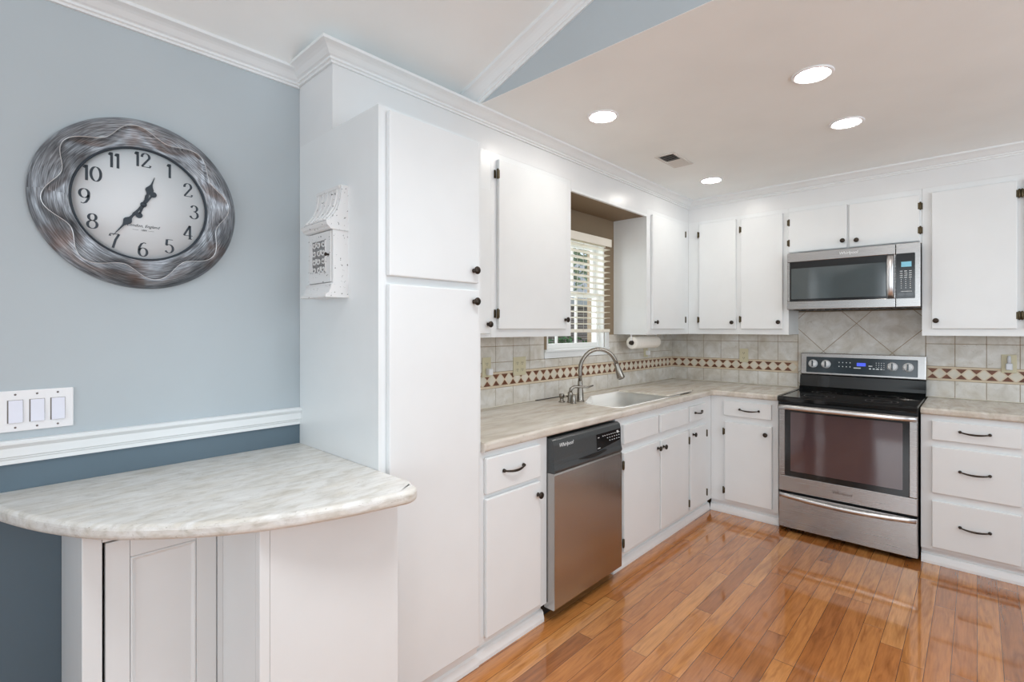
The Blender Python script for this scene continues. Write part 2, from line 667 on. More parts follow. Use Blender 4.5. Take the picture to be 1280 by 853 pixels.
def copy_tree(o, parent=None):
    c = o.copy()
    COL.objects.link(c)
    if parent:
        c.parent = parent
    for ch in list(o.children):
        copy_tree(ch, c)
    return c


def text(body, size, M, mat, name, parent, shear=0.0, depth=0.0004, align='CENTER', bold=0.0):
    cu = bpy.data.curves.new(name, 'FONT')
    cu.body = body
    cu.size = size
    cu.shear = shear
    cu.extrude = depth
    cu.offset = bold
    cu.align_x = align
    cu.align_y = 'CENTER'
    cu.resolution_u = 3
    o = bpy.data.objects.new('tmp', cu)
    COL.objects.link(o)
    dg = bpy.context.evaluated_depsgraph_get()
    me = bpy.data.meshes.new_from_object(o.evaluated_get(dg))
    bpy.data.objects.remove(o)
    bpy.data.curves.remove(cu)
    base = BASE.get(parent.name)
    for v in me.vertices:
        v.co = (M @ v.co) - base
    me.materials.clear()
    me.materials.append(MT[mat])
    me.name = name
    r = bpy.data.objects.new(name, me)
    COL.objects.link(r)
    r.parent = parent
    BASE[r.name] = base
    return r


def frameX(x0):
    """runs along +Y, faces +X: (u, v, w) -> (x0 + w, u, v)"""
    return Matrix(((0, 0, 1, x0), (1, 0, 0, 0), (0, 1, 0, 0), (0, 0, 0, 1)))


def frameY(y0):
    """runs along +X, faces -Y: (u, v, w) -> (u, y0 - w, v)"""
    return Matrix(((1, 0, 0, 0), (0, 0, -1, y0), (0, 1, 0, 0), (0, 0, 0, 1)))


# ------------------------------------------------------------------ the key planes of the room
XW, YW = -2.1055, 4.4255          # sink wall, range wall
XS, YS = XW + 0.288, YW - 0.288   # faces of the upper cabinets and soffit
XF, YF = -1.497, 3.817            # faces of the base cabinets
XC, YC = -1.470, 3.790            # counter fronts
YP = 0.925                        # side of the pantry
ZC = 0.925                        # counter top
ZK = 2.470                        # kitchen ceiling
YG = 1.640                        # where the low kitchen ceiling ends
XR, YR = 2.60, -3.50              # right wall, rear wall
SLOPE = 0.322                     # vaulted ceiling


def vault(x):
    return 2.460 + SLOPE * (x + 2.045)


# ------------------------------------------------------------------ room shell
struct(B().box((XW - .2, YR - .2, -0.1), (XR + .2, YW + .2, 0)), 'floor', 'floor')

WY0, WY1, WZ0, WZ1 = 2.575, 3.275, 1.235, 2.045     # sink window opening
b = B()
T = XW - 0.16
b.mat(0).box((T, YR - .16, 1.02), (XW, YP + .02, 2.56))
b.mat(1).box((T, YR - .16, 0), (XW, YP + .02, 1.02))
b.mat(2).box((T, YP + .02, 0), (XW, WY0, 2.56))
b.box((T, WY1, 0), (XW, YW + .16, 2.56))
b.box((T, WY0, 0), (XW, WY1, WZ0))
b.box((T, WY0, WZ1), (XW, WY1, 2.56))
wall_left = struct(b, 'wall_left', ['blue', 'navy', 'taupe'])
struct(B().box((XW, YW, 0), (XR + .16, YW + .16, 2.56)), 'wall_back', 'taupe')

# right and rear walls, each with an added opening for its fill light (all behind the camera's back)
b = B()
RW0, RW1 = -0.3, 3.5
b.box((XR, YR - .16, 0), (XR + .16, RW0, 4.3)).box((XR, RW1, 0), (XR + .16, YW, 4.3))
b.box((XR, RW0, 0), (XR + .16, RW1, 0.5)).box((XR, RW0, 2.45), (XR + .16, RW1, 4.3))
struct(b, 'wall_right', 'plaster')
b = B()
b.box((XW, YR - .16, 0), (-1.4, YR, 4.3)).box((2.0, YR - .16, 0), (XR, YR, 4.3))
b.box((-1.4, YR - .16, 2.6), (2.0, YR, 4.3)).box((-1.4, YR - .16, 0), (2.0, YR, 0.25))
struct(b, 'wall_rear', 'blue')

struct(B().box((XW, YG, ZK), (XR, YG + .0605, ZK + .0015)).box((XW, YG + 0.0605, ZK), (XR, YW, ZK + .09)), 'ceiling', 'ceil')
b = B()
b.prism([(XW - .12, vault(XW - .12)), (XR, vault(XR)), (XR, vault(XR) + .12), (XW - .12, vault(XW - .12) + .12)],
        lambda a, c, h: Vector((a, h, c)), YR, YG)
struct(b, 'ceiling_vaulted', 'ceil')
b = B()
b.prism([(XW, ZK + .002), (XR, ZK + .002), (XR, vault(XR) + .1), (XW, vault(XW) + .1)], lambda a, c, h: Vector((a, h, c)), YG, YG + .06)
struct(b, 'wall_gable', 'blue')

# soffit boxes above the upper cabinets
ZSO = 2.235
b = B()
b.mat(0).box((XW + .001, YP + .0005, 2.295), (XS, YW - .001, ZK - .0005))
b.box((XS - .016, 2.4545, ZSO), (XS, 3.4015, 2.295)).box((XW + .001, YP + .0005, 2.1571), (XS, 1.4012, 2.295))
b.mat(1).box((XW + .001, 2.4555, ZSO), (XS - .017, 3.4005, 2.2945))
struct(b, 'wall_soffit_left', ['soffit', 'taupe'])
b = B().box((XS + .0005, YS, 2.295), (XR - .001, YW - .001, ZK - .0005))
struct(b, 'wall_soffit_back', 'soffit')
struct(B(frameX(XS)).box((2.455, ZSO - .006, -.014), (3.401, ZSO + .010, .006), .003), 'trim_1', 'trim')

# crown moulding
CROWN = [(0, 0), (.009, 0), (.009, .007), (.011, .009), (.017, .010), (.018, .013), (.017, .018), (.020, .020), (.026, .022), (.033, .028),
         (.042, .036), (.052, .042), (.062, .0455), (.070, .048), (.070, .0595), (0, .0595)]


def sweep_h(path, prof, z0, closed=False):
    """profile (out, up) carried along a horizontal path with mitred corners; out is to the right of travel"""
    bb = B()
    P = [Vector((x, y)) for x, y in path]
    rings = []
    for i, p in enumerate(P):
        def nrm(a, c):
            d = (c - a).normalized()
            return Vector((d.y, -d.x))
        if i == 0:
            m = nrm(P[0], P[1])
        elif i == len(P) - 1:
            m = nrm(P[-2], P[-1])
        else:
            n1, n2 = nrm(P[i - 1], p), nrm(p, P[i + 1])
            m = (n1 + n2) / (1 + n1.dot(n2))
        rings.append([(p.x + m.x * o, p.y + m.y * o, z0 + u) for o, u in prof])
    bb.ring_loft(rings, smooth=False)
    return bb


struct(sweep_h([(XW, YP), (XS, YP), (XS, YS), (XR, YS)], CROWN, 2.410), 'trim_2', 'trim')
struct(sweep_h([(XW, YR), (XW, YP - .003)], CROWN, 2.403), 'trim_3', 'trim')
# sloped crown on the gable wall
b = B()
cs = 1 / math.sqrt(1 + SLOPE * SLOPE)
rings = []
for x in (XW + .02, XR):
    zt = vault(x)
    rings.append([(x, YG - o * .85, zt - (.081 - u * 1.36) / cs) for o, u in CROWN])
b.ring_loft(rings, smooth=False)
struct(b, 'trim_4', 'trim')
# chair rail
RAIL = [(0, 0), (.010, 0), (.010, .012), (.013, .016), (.013, .020), (.018, .023), (.018, .048), (.024, .055), (.028, .060), (.028, .066), (.022, .071), (0, .071)]
struct(sweep_h([(XW, YR), (XW, YP)], RAIL, 0.990), 'trim_5', 'trim')
BASEB = [(0, 0), (.014, 0), (.014, .085), (.008, .10), (0, .10)]
struct(sweep_h([(XW, YR), (XW, .176)], BASEB, 0.0), 'baseboard_left', 'trim')

# ------------------------------------------------------------------ tiled splashback (geometry tiles on grout)
PIT = 0.1527
TH = 0.008


def tiles(F, u0, u1, edge0, border, tri0, skip, rows, name, parent, diag=None):
    """F frame of the wall; vertical joints at edge0 + k*PIT; border band between z=border[0..1]"""
    b = B(F)
    b.mat(0)

    def free(a, c, v0, v1):
        segs = [(a, c)]
        for (s0, s1, z0, z1) in skip:
            if v1 <= z0 or v0 >= z1:
                continue
            out = []
            for (p, q) in segs:
                if q <= s0 or p >= s1:
                    out.append((p, q))
                    continue
                if p < s0:
                    out.append((p, s0))
                if q > s1:
                    out.append((s1, q))
            segs = out
        return segs
    zs = sorted({rows[0][0], rows[-1][1]} | {z for k in skip for z in k[2:4] if rows[0][0] < z < rows[-1][1]})
    for z0, z1 in zip(zs[:-1], zs[1:]):
        for p, q in free(u0, u1, z0, z1):
            b.box((p, z0, 0.0005), (q, z1, .0055))
    for (z0, z1) in rows:
        if (z0, z1) == border:
            continue
        k = math.floor((u0 - edge0) / PIT)
        while edge0 + k * PIT < u1:
            a, c = max(u0, edge0 + k * PIT), min(u1, edge0 + (k + 1) * PIT)
            k += 1
            zz = sorted({z0, z1} | {z for s in skip for z in s[2:4] if z0 < z < z1})
            for v0, v1 in zip(zz[:-1], zz[1:]):
                for p, q in free(a, c, v0, v1):
                    if q - p > .008:
                        b.mat(1).box((p + .0014, v0 + .0014, .002), (q - .0014, v1 - .0014, TH), .0016, 1)
    b.mat(4).box((u0, ZC + .0003, .002), (u1, ZC + .0065, .0105), .002, 1)
    if border:
        z0, z1 = border
        h = .0135
        for p, q in free(u0, u1, z0, z1):
            b.mat(2).box((p, z0 + .001, .002), (q, z0 + h - .001, TH), .001, 1)
            b.box((p, z1 - h + .001, .002), (q, z1 - .001, TH), .001, 1)
            b.box((p, z0 + h, .002), (q, z1 - h, .0068))
        k = math.floor((u0 - tri0) / .0733)
        zm = (z0 + z1) / 2
        zb, zt = z0 + h + .001, z1 - h - .001
        fz = lambda a, c, hh: Vector((a, c, hh))
        while tri0 + k * .0733 < u1:
            c = tri0 + k * .0733
            k += 1
            hw = .0275
            for p, q in free(u0, u1, zb, zt):
                if c - hw >= p - .004 and c + hw <= q + .004:
                    b.mat(3).prism([(c - hw, zb), (c + hw, zb), (c, zm - .0035)], fz, .002, TH)
                    b.prism([(c + hw, zt), (c - hw, zt), (c, zm + .0035)], fz, .002, TH)
                d = c + .0733 / 2
                if d - .035 >= p and d + .035 <= q:
                    b.mat(4).prism([(d - .030, zm), (d, zb + .0005), (d + .030, zm), (d, zt - .0005)], fz, .002, TH)
    if diag:
        (a, c, v0, v1), (cu, cv), hd = diag
        b.mat(0).box((a, v0, .0005), (c, v1, .0055))
        b.mat(1)

        def clip(poly):
            for ax, lim, sgn in ((0, a + .0015, 1), (0, c - .0015, -1), (1, v0 + .0015, 1), (1, v1 - .0015, -1)):
                out = []
                for i in range(len(poly)):
                    p, q = poly[i], poly[(i + 1) % len(poly)]
                    dp, dq = (p[ax] - lim) * sgn, (q[ax] - lim) * sgn
                    if dp >= 0:
                        out.append(p)
                    if dp * dq < 0:
                        tt = dp / (dp - dq)
                        out.append((p[0] + (q[0] - p[0]) * tt, p[1] + (q[1] - p[1]) * tt))
                poly = out
                if len(poly) < 3:
                    return None
            return poly
        g = .003
        for i in range(-8, 9):
            for j in range(-8, 9):
                if (i + j) % 2 == 0:
                    continue
                x, z = cu + i * hd, cv + j * hd
                pl = clip([(x - hd + g, z), (x, z - hd + g), (x + hd - g, z), (x, z + hd - g)])
                if pl:
                    b.prism(pl, lambda p, q, h: Vector((p, q, h)), .002, TH)
    o = b.build(name, ['grout', 'tile', 'sandtile', 'rust', 'diamond'], parent)
    o['kind'] = 'structure'
    return o


BAND = (1.0385, 1.1330)
ROWS = [(ZC + .001, 1.0385), BAND, (1.1330, 1.2855), (1.2855, 1.3455)]
# sink wall; the window with its trim is left open
tiles(frameX(XW), 1.402, YW - .009, 2.546, BAND, 2.018,
      [(2.538, 3.325, 1.190, 1.40)], ROWS, 'wall_tile_left', None)
tiles(frameY(YW), XW + .0005, -1.0435, -2.1055, BAND, -2.069, [], ROWS, 'wall_tile_back', None,
      diag=((-1.0425, -.2605, .88, 1.522), (-.656, 1.430), .2125))
tiles(frameY(YW), -.2595, 1.4, -.2615, (1.0415, 1.1360), -.224, [], [(ZC + .001, 1.0415), (1.0415, 1.1360), (1.1360, 1.2885), (1.2885, 1.3455)],
      'wall_tile_right', None)


# ------------------------------------------------------------------ cabinet makers
def knob(F, u, v, w, parent):
    b = B(F)
    b.lathe([(0, .0065), (.001, .009), (.004, .0085), (.007, .0055), (.014, .0055), (.017, .011), (.020, .0152), (.024, .0158), (.0275, .0135), (.0295, .008), (.030, .002)],
            (u, v, w), 'z', 20)
    return b.build('knob', 'bronze', parent)


def hinge(F, u, v, w, parent, side):
    """barrel hinge beside a door edge; side -1: leaf to the left of the barrel"""
    b = B(F)
    b.box((u, v - .021, w - .014), (u + side * .011, v + .021, w - .0182), .001)
    b.box((u, v - .021, w - .0005), (u - side * .013, v + .021, w + .0012), .0005)
    w = w + .004
    b.tube([(u, v - .027, w - .004), (u, v - .025, w - .004), (u, v - .023, w - .004), (u, v + .023, w - .004), (u, v + .025, w - .004), (u, v + .027, w - .004)],
           [.0015, .0035, .0058, .0058, .0035, .0015], 10)
    return b.build('hinge', 'brass', parent)


def pull(F, u, v, w, parent, half=.062):
    b = B(F)
    pts, rs = [], []
    n = 17
    for i in range(n):
        t = -1 + 2 * i / (n - 1)
        pts.append((u + half * t, v - .007 * (1 - t * t) + .001, w + .010 + .013 * (1 - t * t)))
        rs.append(.0032 + .0025 * (1 - abs(t)) ** .7)
    b.tube(pts, rs, 10)
    for sgn in (-1, 1):
        b.lathe([(0, .0062), (.002, .0085), (.007, .0075), (.010, .0072), (.013, .0050), (.0145, .0015)], (u + sgn * half, v + .001, w), 'z', 14)
    return b.build('pull_handle', 'bronze', parent)


def slab_door(F, u0, u1, v0, v1, parent, name='door', th=.019, knob_at=None, hinges=None, pull_at=None, w0=.0006, mat='paint'):
    d = B(F).box((u0, v0, w0), (u1, v1, th), .0042, 2).build(name, mat, parent)
    if knob_at:
        knob(F, knob_at[0], knob_at[1], th, d)
    if hinges:
        hu, side, vs = hinges
        for v in vs:
            hinge(F, hu, v, th, d, side)
    if pull_at:
        pull(F, pull_at[0], pull_at[1], th, d, pull_at[2] if len(pull_at) > 2 else .062)
    return d


def carcass(F, u0, u1, v0, v1, depth, parent, openings, top=True, left_end=True, mat='paint', mold=None):
    """hollow box with a face frame; openings: list of (u0, u1, v0, v1) closed by the doors in front"""
    b = B(F)
    t = .016
    d0 = -depth
    b.box((u0, v0, d0), (u0 + t, v1, -t)).box((u1 - t, v0, d0), (u1, v1, -t))
    b.box((u0 + t, v0, d0), (u1 - t, v1, d0 + t * .5))
    b.box((u0 + t, v0, d0 + t), (u1 - t, v0 + t, -t))
    if top:
        b.box((u0 + t, v1 - t, d0 + t), (u1 - t, v1, -t))
    # face frame as a grid of sticks around the openings
    us = sorted({u0, u1} | {x for o in openings for x in o[:2]})
    vs = sorted({v0, v1} | {x for o in openings for x in o[2:]})
    for a, c in zip(us[:-1], us[1:]):
        run = None
        for p, q in list(zip(vs[:-1], vs[1:])) + [(None, None)]:
            hole = p is None or any(o[0] <= a + 1e-6 and o[1] >= c - 1e-6 and o[2] <= p + 1e-6 and o[3] >= q - 1e-6 for o in openings)
            if hole:
                if run:
                    b.box((a, run[0], -t), (c, run[1], 0))
                run = None
            else:
                run = [p, q] if run is None else [run[0], q]
    return b.build('cabinet_body', mat, parent)


def inset(u0, u1, v0, v1, m=.012):
    return (u0 + m, u1 - m, v0 + m, v1 - m)


FX, FY = frameX(XF), frameY(YF)
UX, UY = frameX(XS), frameY(YS)
ZB = 0.092        # bottom of the base cabinets


def toe(F, u0, u1, parent, w=-.012):
    b = B(F)
    b.box((u0, 0.0005, w - .030), (u1, ZB - .0005, w - .022))
    b.prism([(w - .022, .0005), (w, .0005), (w, .016), (w - .006, .044), (w - .012, .052), (w - .022, .054)],
            lambda a, c, h: Vector((h, c, a)), u0, u1)
    return b.build('toe_kick', 'trim', parent)


# ------------------------------------------------------------------ pantry
PX = -1.495
FP = frameX(PX)
t = thing('pantry_cabinet', 'tall white pantry cabinet with two stacked doors, standing out past its neighbours', 'cabinet', (PX - .3, 1.16, 0))
ops = [inset(.955, 1.372, .112, 1.545), inset(.955, 1.372, 1.573, 2.141)]
carcass(FP, YP + .0005, 1.400, .096, 2.157, PX - XW - .002, t, ops)
slab_door(FP, .955, 1.372, .112, 1.545, t, th=.023, knob_at=(1.342, 1.499))
slab_door(FP, .955, 1.372, 1.573, 2.141, t, th=.023, knob_at=(1.341, 1.622))
b = B(FP)
b.box((YP + .001, .0005, -.035), (1.400, .0955, -.022))
b.prism([(-.022, .0005), (-.010, .0005), (-.010, .016), (-.016, .044), (-.020, .05), (-.022, .052)], lambda a, c, h: Vector((h, c, a)), YP + .001, 1.400)
b.build('toe_kick', 'trim', t)

# ------------------------------------------------------------------ base cabinets on the sink wall
t = thing('base_cabinet', 'white base cabinet with one drawer above one door, left of the dishwasher', 'cabinet', (XF - .3, 1.61, 0))
carcass(FX, 1.402, 1.830, ZB, .8845, XF - XW - .002, t, [inset(1.419, 1.767, .705, .858), inset(1.419, 1.767, .116, .690)])
slab_door(FX, 1.419, 1.767, .707, .857, t, 'drawer_front', pull_at=(1.580, .787))
slab_door(FX, 1.419, 1.767, .116, .688, t, knob_at=(1.742, .632))
toe(FX, 1.402, 1.826, t)

t = thing('sink_base_cabinet', 'wide white sink base cabinet with two blank fronts above two doors', 'cabinet', (XF - .3, 2.9, 0))
carcass(FX, 2.4375, 3.3885, ZB, .8845, XF - XW - .002, t,
        [inset(2.506, 2.925, .726, .842), inset(2.957, 3.371, .726, .842), inset(2.506, 2.940, .110, .682), inset(2.957, 3.371, .110, .682)], top=False)
for a, c in ((2.506, 2.925), (2.957, 3.371)):
    slab_door(FX, a, c, .728, .841, t, 'false_front')
slab_door(FX, 2.506, 2.940, .110, .680, t, knob_at=(2.908, .638), hinges=(2.496, -1, (.612, .168)))
slab_door(FX, 2.957, 3.371, .110, .680, t, knob_at=(2.984, .636), hinges=(3.380, 1, (.608, .168)))
toe(FX, 2.4375, 3.3885, t)

t = thing('base_cabinet', 'narrow white base cabinet with a small drawer above one door, in the inner corner', 'cabinet', (XF - .3, 3.6, 0))
carcass(FX, 3.3895, 3.8155, ZB, .8845, XF - XW - .002, t, [inset(3.408, 3.673, .730, .842), inset(3.406, 3.680, .110, .684)])
slab_door(FX, 3.408, 3.673, .732, .841, t, 'drawer_front', pull_at=(3.530, .790, .058))
slab_door(FX, 3.406, 3.680, .110, .684, t, knob_at=(3.440, .642), hinges=(3.690, 1, (.614, .174)))
toe(FX, 3.3895, 3.826, t)

# ------------------------------------------------------------------ base cabinets on the range wall
t = thing('base_cabinet', 'white base cabinet with one drawer above one door, left of the range', 'cabinet', (-1.25, YF + .3, 0))
carcass(FY, XF + .0005, -1.0255, ZB, .8845, YW - YF - .002, t, [inset(-1.397, -1.066, .742, .854), inset(-1.390, -1.062, .112, .697)])
slab_door(FY, -1.397, -1.066, .743, .853, t, 'drawer_front', pull_at=(-1.214, .797, .066))
slab_door(FY, -1.390, -1.062, .112, .697, t, knob_at=(-1.100, .638), hinges=(-1.399, -1, (.622, .182)))
toe(FY, XF - .012, -1.0255, t)

t = thing('drawer_base_cabinet', 'white base cabinet of three stacked drawers, right of the range', 'cabinet', (0, YF + .3, 0))
DR = ((.741, .852), (.430, .702), (.111, .384))
carcass(FY, -.2465, .2095, ZB, .8845, YW - YF - .002, t, [inset(-.196, .175, a, c) for a, c in DR])
for (a, c), v in zip(DR, (.801, .574, .258)):
    slab_door(FY, -.196, .175, a, c, t, 'drawer_front', pull_at=(-.010, v, .062))
toe(FY, -.2465, .2095, t)
t = thing('base_cabinet', 'white base cabinet with two doors, beyond the three drawers at the right edge', 'cabinet', (.6, YF + .3, 0))
carcass(FY, .2105, 1.05, ZB, .8845, YW - YF - .002, t, [inset(.24, .62, .112, .852), inset(.64, 1.02, .112, .852)])
slab_door(FY, .24, .62, .112, .852, t, knob_at=(.59, .79))
slab_door(FY, .64, 1.02, .112, .852, t, knob_at=(.67, .79))
toe(FY, .2105, 1.05, t)

# ------------------------------------------------------------------ upper cabinets
ZU, ZT = 1.3465, 2.2945
UD = XS - XW - .002
HZ = (2.182, 1.466)
t = thing('upper_cabinet', 'narrow white upper cabinet, half hidden behind the pantry', 'cabinet', (XS - .14, 1.59, ZU))
carcass(UX, 1.402, 1.7745, ZU, ZT, UD, t, [inset(1.425, 1.759, 1.365, 2.091)])
slab_door(UX, 1.425, 1.759, 1.365, 2.091, t, knob_at=(1.734, 1.413))

t = thing('upper_cabinet', 'white upper cabinet with one wide door, left of the sink window', 'cabinet', (XS - .14, 2.11, ZU))
carcass(UX, 1.7755, 2.4535, ZU, ZT, UD, t, [inset(1.815, 2.390, 1.390, 2.262)])
slab_door(UX, 1.815, 2.390, 1.389, 2.262, t, knob_at=(2.372, 1.444), hinges=(1.806, -1, (2.184, 1.468)))

t = thing('upper_cabinet', 'white upper cabinet right of the sink window, its side facing the window', 'cabinet', (XS - .14, 3.75, ZU))
carcass(UX, 3.4025, 4.1365, ZU, ZT, UD, t, [inset(3.462, 4.030, 1.390, 2.256)])
slab_door(UX, 3.462, 4.030, 1.388, 2.256, t, knob_at=(3.497, 1.441), hinges=(4.040, 1, HZ))

t = thing('upper_cabinet', 'white two-door upper cabinet in the corner left of the microwave', 'cabinet', (-1.4, YS + .14, ZU))
carcass(UY, XS + .0005, -1.040, ZU, ZT, UD, t, [inset(-1.719, -1.418, 1.390, 2.268), inset(-1.380, -1.078, 1.390, 2.262)])
slab_door(UY, -1.719, -1.418, 1.388, 2.270, t, knob_at=(-1.444, 1.441), hinges=(-1.727, -1, (2.180, 1.466)))
slab_door(UY, -1.380, -1.078, 1.388, 2.262, t, knob_at=(-1.103, 1.441), hinges=(-1.388, -1, (2.178, 1.466)))

t = thing('upper_cabinet', 'short white two-door upper cabinet directly above the microwave', 'cabinet', (-.65, YS + .14, 1.945))
carcass(UY, -1.039, -.2625, 1.9445, ZT, UD, t, [inset(-1.040, -.668, 1.957, 2.260), inset(-.655, -.264, 1.957, 2.260)])
slab_door(UY, -1.038, -.668, 1.957, 2.261, t, knob_at=(-.691, 2.007), hinges=(-1.0335, 1, (2.182, 2.030)))
slab_door(UY, -.655, -.272, 1.957, 2.256, t, knob_at=(-.610, 2.001), hinges=(-.2685, 1, (2.182, 2.026)))

t = thing('upper_cabinet', 'white upper cabinet right of the microwave, running out of the picture', 'cabinet', (.2, YS + .14, ZU))
carcass(UY, -.2615, .62, ZU, ZT, UD, t, [inset(-.214, .172, 1.390, 2.258), inset(.196, .585, 1.390, 2.258)])
slab_door(UY, -.214, .172, 1.390, 2.258, t, knob_at=(-.192, 1.442), hinges=(.180, 1, (2.180, 1.468)))
slab_door(UY, .200, .585, 1.390, 2.258, t, knob_at=(.562, 1.442), hinges=(.192, -1, (2.180, 1.468)))

# ------------------------------------------------------------------ countertops
def rounded(poly, r, n=6):
    out = []
    N = len(poly)
    for i in range(N):
        p0, p, p1 = (Vector(poly[i - 1]), Vector(poly[i]), Vector(poly[(i + 1) % N]))
        rr = r[i] if isinstance(r, (list, tuple)) else r
        if rr <= 0:
            out.append((p.x, p.y))
            continue
        a, c = (p0 - p).normalized(), (p1 - p).normalized()
        ang = a.angle(c)
        d = min(rr / math.tan(ang / 2), .45 * (p0 - p).length, .45 * (p1 - p).length)
        s0, s1 = p + a * d, p + c * d
        for k in range(n + 1):
            tt = k / n
            q = s0 * (1 - tt) ** 2 + p * 2 * tt * (1 - tt) + s1 * tt ** 2
            out.append((q.x, q.y))
    return out


SINK = [(-1.530, 2.545), (-1.530, 3.395), (-1.962, 3.395), (-1.962, 2.86), (-1.80, 2.56)]
hole = rounded(SINK, [.06, .06, .06, .08, .08])
g = .009
outer = [(XW + g, 1.402), (XC, 1.402), (XC, YC), (-1.0255, YC), (-1.0255, YW - g), (XW + g, YW - g)]
outer = rounded(outer, [0, .012, .03, 0, 0, 0])
t = B().slab(outer, [hole], .8855, ZC, lambda p: p.x > XW + .05 and p.y < YW - .05 and p.y > 1.403 and p.x < -1.0265 and not (p.x < XC - .03 and p.y < YC - .03), .012)
tag(t.build('countertop', 'counter', loc=(XC - .3, 2.6, ZC)), 'long beige stone-look countertop holding the white sink, turning the corner', 'countertop')
t = B().slab([(-.2465, YC), (1.06, YC), (1.06, YW - g), (-.2465, YW - g)], [], .8855, ZC, lambda p: p.y < YC + .01, .012)
tag(t.build('countertop', 'counter', loc=(.2, YC + .3, ZC)), 'short beige stone-look countertop right of the range', 'countertop')

cv = [(-2.104, .003), (-2.02, .012), (-1.923, .040), (-1.815, .079), (-1.723, .120), (-1.626, .172), (-1.542, .237), (-1.475, .305), (-1.405, .389),
      (-1.348, .482), (-1.304, .585), (-1.267, .702), (-1.243, .825), (-1.236, .872), (-1.247, .903), (-1.272, .920), (-1.300, .924), (-2.104, .924)]


def smooth_open(pts, n=4):
    out = []
    for i in range(len(pts) - 1):
        p0, p1, p2, p3 = pts[max(i - 1, 0)], pts[i], pts[i + 1], pts[min(i + 2, len(pts) - 1)]
        for k in range(n):
            u = k / n
            out.append(tuple(.5 * (2 * p1[j] + (p2[j] - p0[j]) * u + (2 * p0[j] - 5 * p1[j] + 4 * p2[j] - p3[j]) * u * u + (3 * p1[j] - p0[j] - 3 * p2[j] + p3[j]) * u ** 3) for j in (0, 1)))
    out.append(pts[-1])
    return out


cvp = smooth_open(cv[:-1]) + [cv[-1]]
t = B().slab(cvp, [], .868, .9085, lambda p: p.x > XW + .02 and not (p.y > .9235 and p.x < -1.31), .014)
tag(t.build('curved_countertop', 'counter_daylit', loc=(-1.7, .5, .9085)), 'pale grey stone-look countertop with a curved front, jutting out beside the pantry', 'countertop')

# cabinet under the curved countertop
t = thing('peninsula_cabinet', 'white stepped cabinet carrying the curved countertop, with a framed panel door', 'cabinet', (-1.8, .5, 0))
XD, XP = -1.658, -1.374
b = B()
b.box((XW + .002, .179, .0005), (XD - .03, .197, .8675))
b.box((XD - .03, .179, .0005), (XD, .219, .8675), .002)
b.box((XD - .03, .2195, .838), (XD, .4995, .8675)).box((XD - .03, .4855, .0005), (XD, .4995, .8375))
b.box((XD - .03, .2195, .0005), (XD, .4850, .05))
b.box((XW + .002, .50, .0005), (XP - .03, .516, .8675)).box((XP - .03, .50, .0005), (XP, .526, .8675), .002)
b.box((XW + .002, .1975, .0005), (XW + .02, .4995, .8675))
b.build('cabinet_body', 'paint', t)
B().box((XP - .012, .5265, .0005), (XP - .0015, .9235, .8675), .001).build('side_panel', 'paint', t)
# raised-panel door
dF = frameX(XD - .004)
b = B(dF)
u0, u1, v0, v1 = .2255, .4835, .058, .832
b.box((u0, v0, -.018), (u0 + .052, v1, 0), .002).box((u1 - .052, v0, -.018), (u1, v1, 0), .002)
b.box((u0 + .0525, v1 - .052, -.018), (u1 - .0525, v1, 0), .002).box((u0 + .0525, v0, -.018), (u1 - .0525, v0 + .052, 0), .002)
d = b.build('door', 'paint', t)
b = B(dF)
a0, a1, c0, c1 = u0 + .053, u1 - .053, v0 + .053, v1 - .053
rect = lambda m, w: [(a0 + m, c0 + m, w), (a1 - m, c0 + m, w), (a1 - m, c1 - m, w), (a0 + m, c1 - m, w)]
b.ring_loft([rect(0, -.016), rect(0, -.0015), rect(.003, .0005), rect(.006, -.001), rect(.010, -.006), rect(.012, -.007)], smooth=False)
b.build('door_panel', 'paint', d)
struct_base = sweep_h([(XP, .4985), (XP, .924)], [(0, .0005), (.016, .0005), (.016, .085), (.009, .10), (0.0005, .104)], 0)
struct_base.build('base_moulding', 'trim', t)

# ------------------------------------------------------------------ sink, board, faucet
t = thing('kitchen_sink', 'white drop-in kitchen sink let into the beige countertop under the window', 'sink', (-1.75, 2.95, .74))
b = B()


def grow(d, z, poly=SINK):
    c = Vector((sum(p[0] for p in poly) / 5, sum(p[1] for p in poly) / 5))
    pp = []
    for x, y in poly:
        v = Vector((x, y)) - c
        pp.append((c.x + v.x * (1 - d / .24), c.y + v.y * (1 - d / .42)))
    return [(x, y, z) for x, y in rounded(pp, [.06, .06, .06, .08, .08])]


b.ring_loft([grow(.001, ZC - .02), grow(.001, ZC + .0015), grow(.004, ZC + .003), grow(.014, ZC + .003), grow(.020, ZC - .002), grow(.024, ZC - .05), grow(.034, .825), grow(.055, .802), grow(.08, .798)], cap=False)
b.ring_loft([grow(.08, .798), grow(.235, .794)], cap=False)
b.ring_loft([grow(.001, ZC - .02), grow(.016, ZC - .02), grow(.018, ZC - .05), grow(.028, .82), grow(.05, .792), grow(.235, .788)], cap=False)
b.build('basin', 'porcelain', t)
B().lathe([(0, .045), (.002, .045), (.003, .036), (.001, .030), (.001, .0)], (-1.75, 2.97, .797), 'z').build('drain', 'chrome', t)

bd = rounded([(-1.524, 3.150), (-1.524, 3.548), (-1.918, 3.562), (-1.918, 3.160)], .02)
t = B().slab(bd, [], ZC + .0085, ZC + .0205, lambda p: True, .004)
t = t.build('sink_cutting_board', 'counter', loc=(-1.72, 3.35, ZC))
for x, y in ((-1.56, 3.46), (-1.88, 3.46), (-1.56, 3.53), (-1.88, 3.53)):
    B().lathe([(.0005, .009), (.0085, .010)], (x, y, ZC), 'z', 12).build('rubber_foot', 'cord', t)
tag(t, 'flat stone-look cutting board lying over the right end of the white sink', 'cutting board')

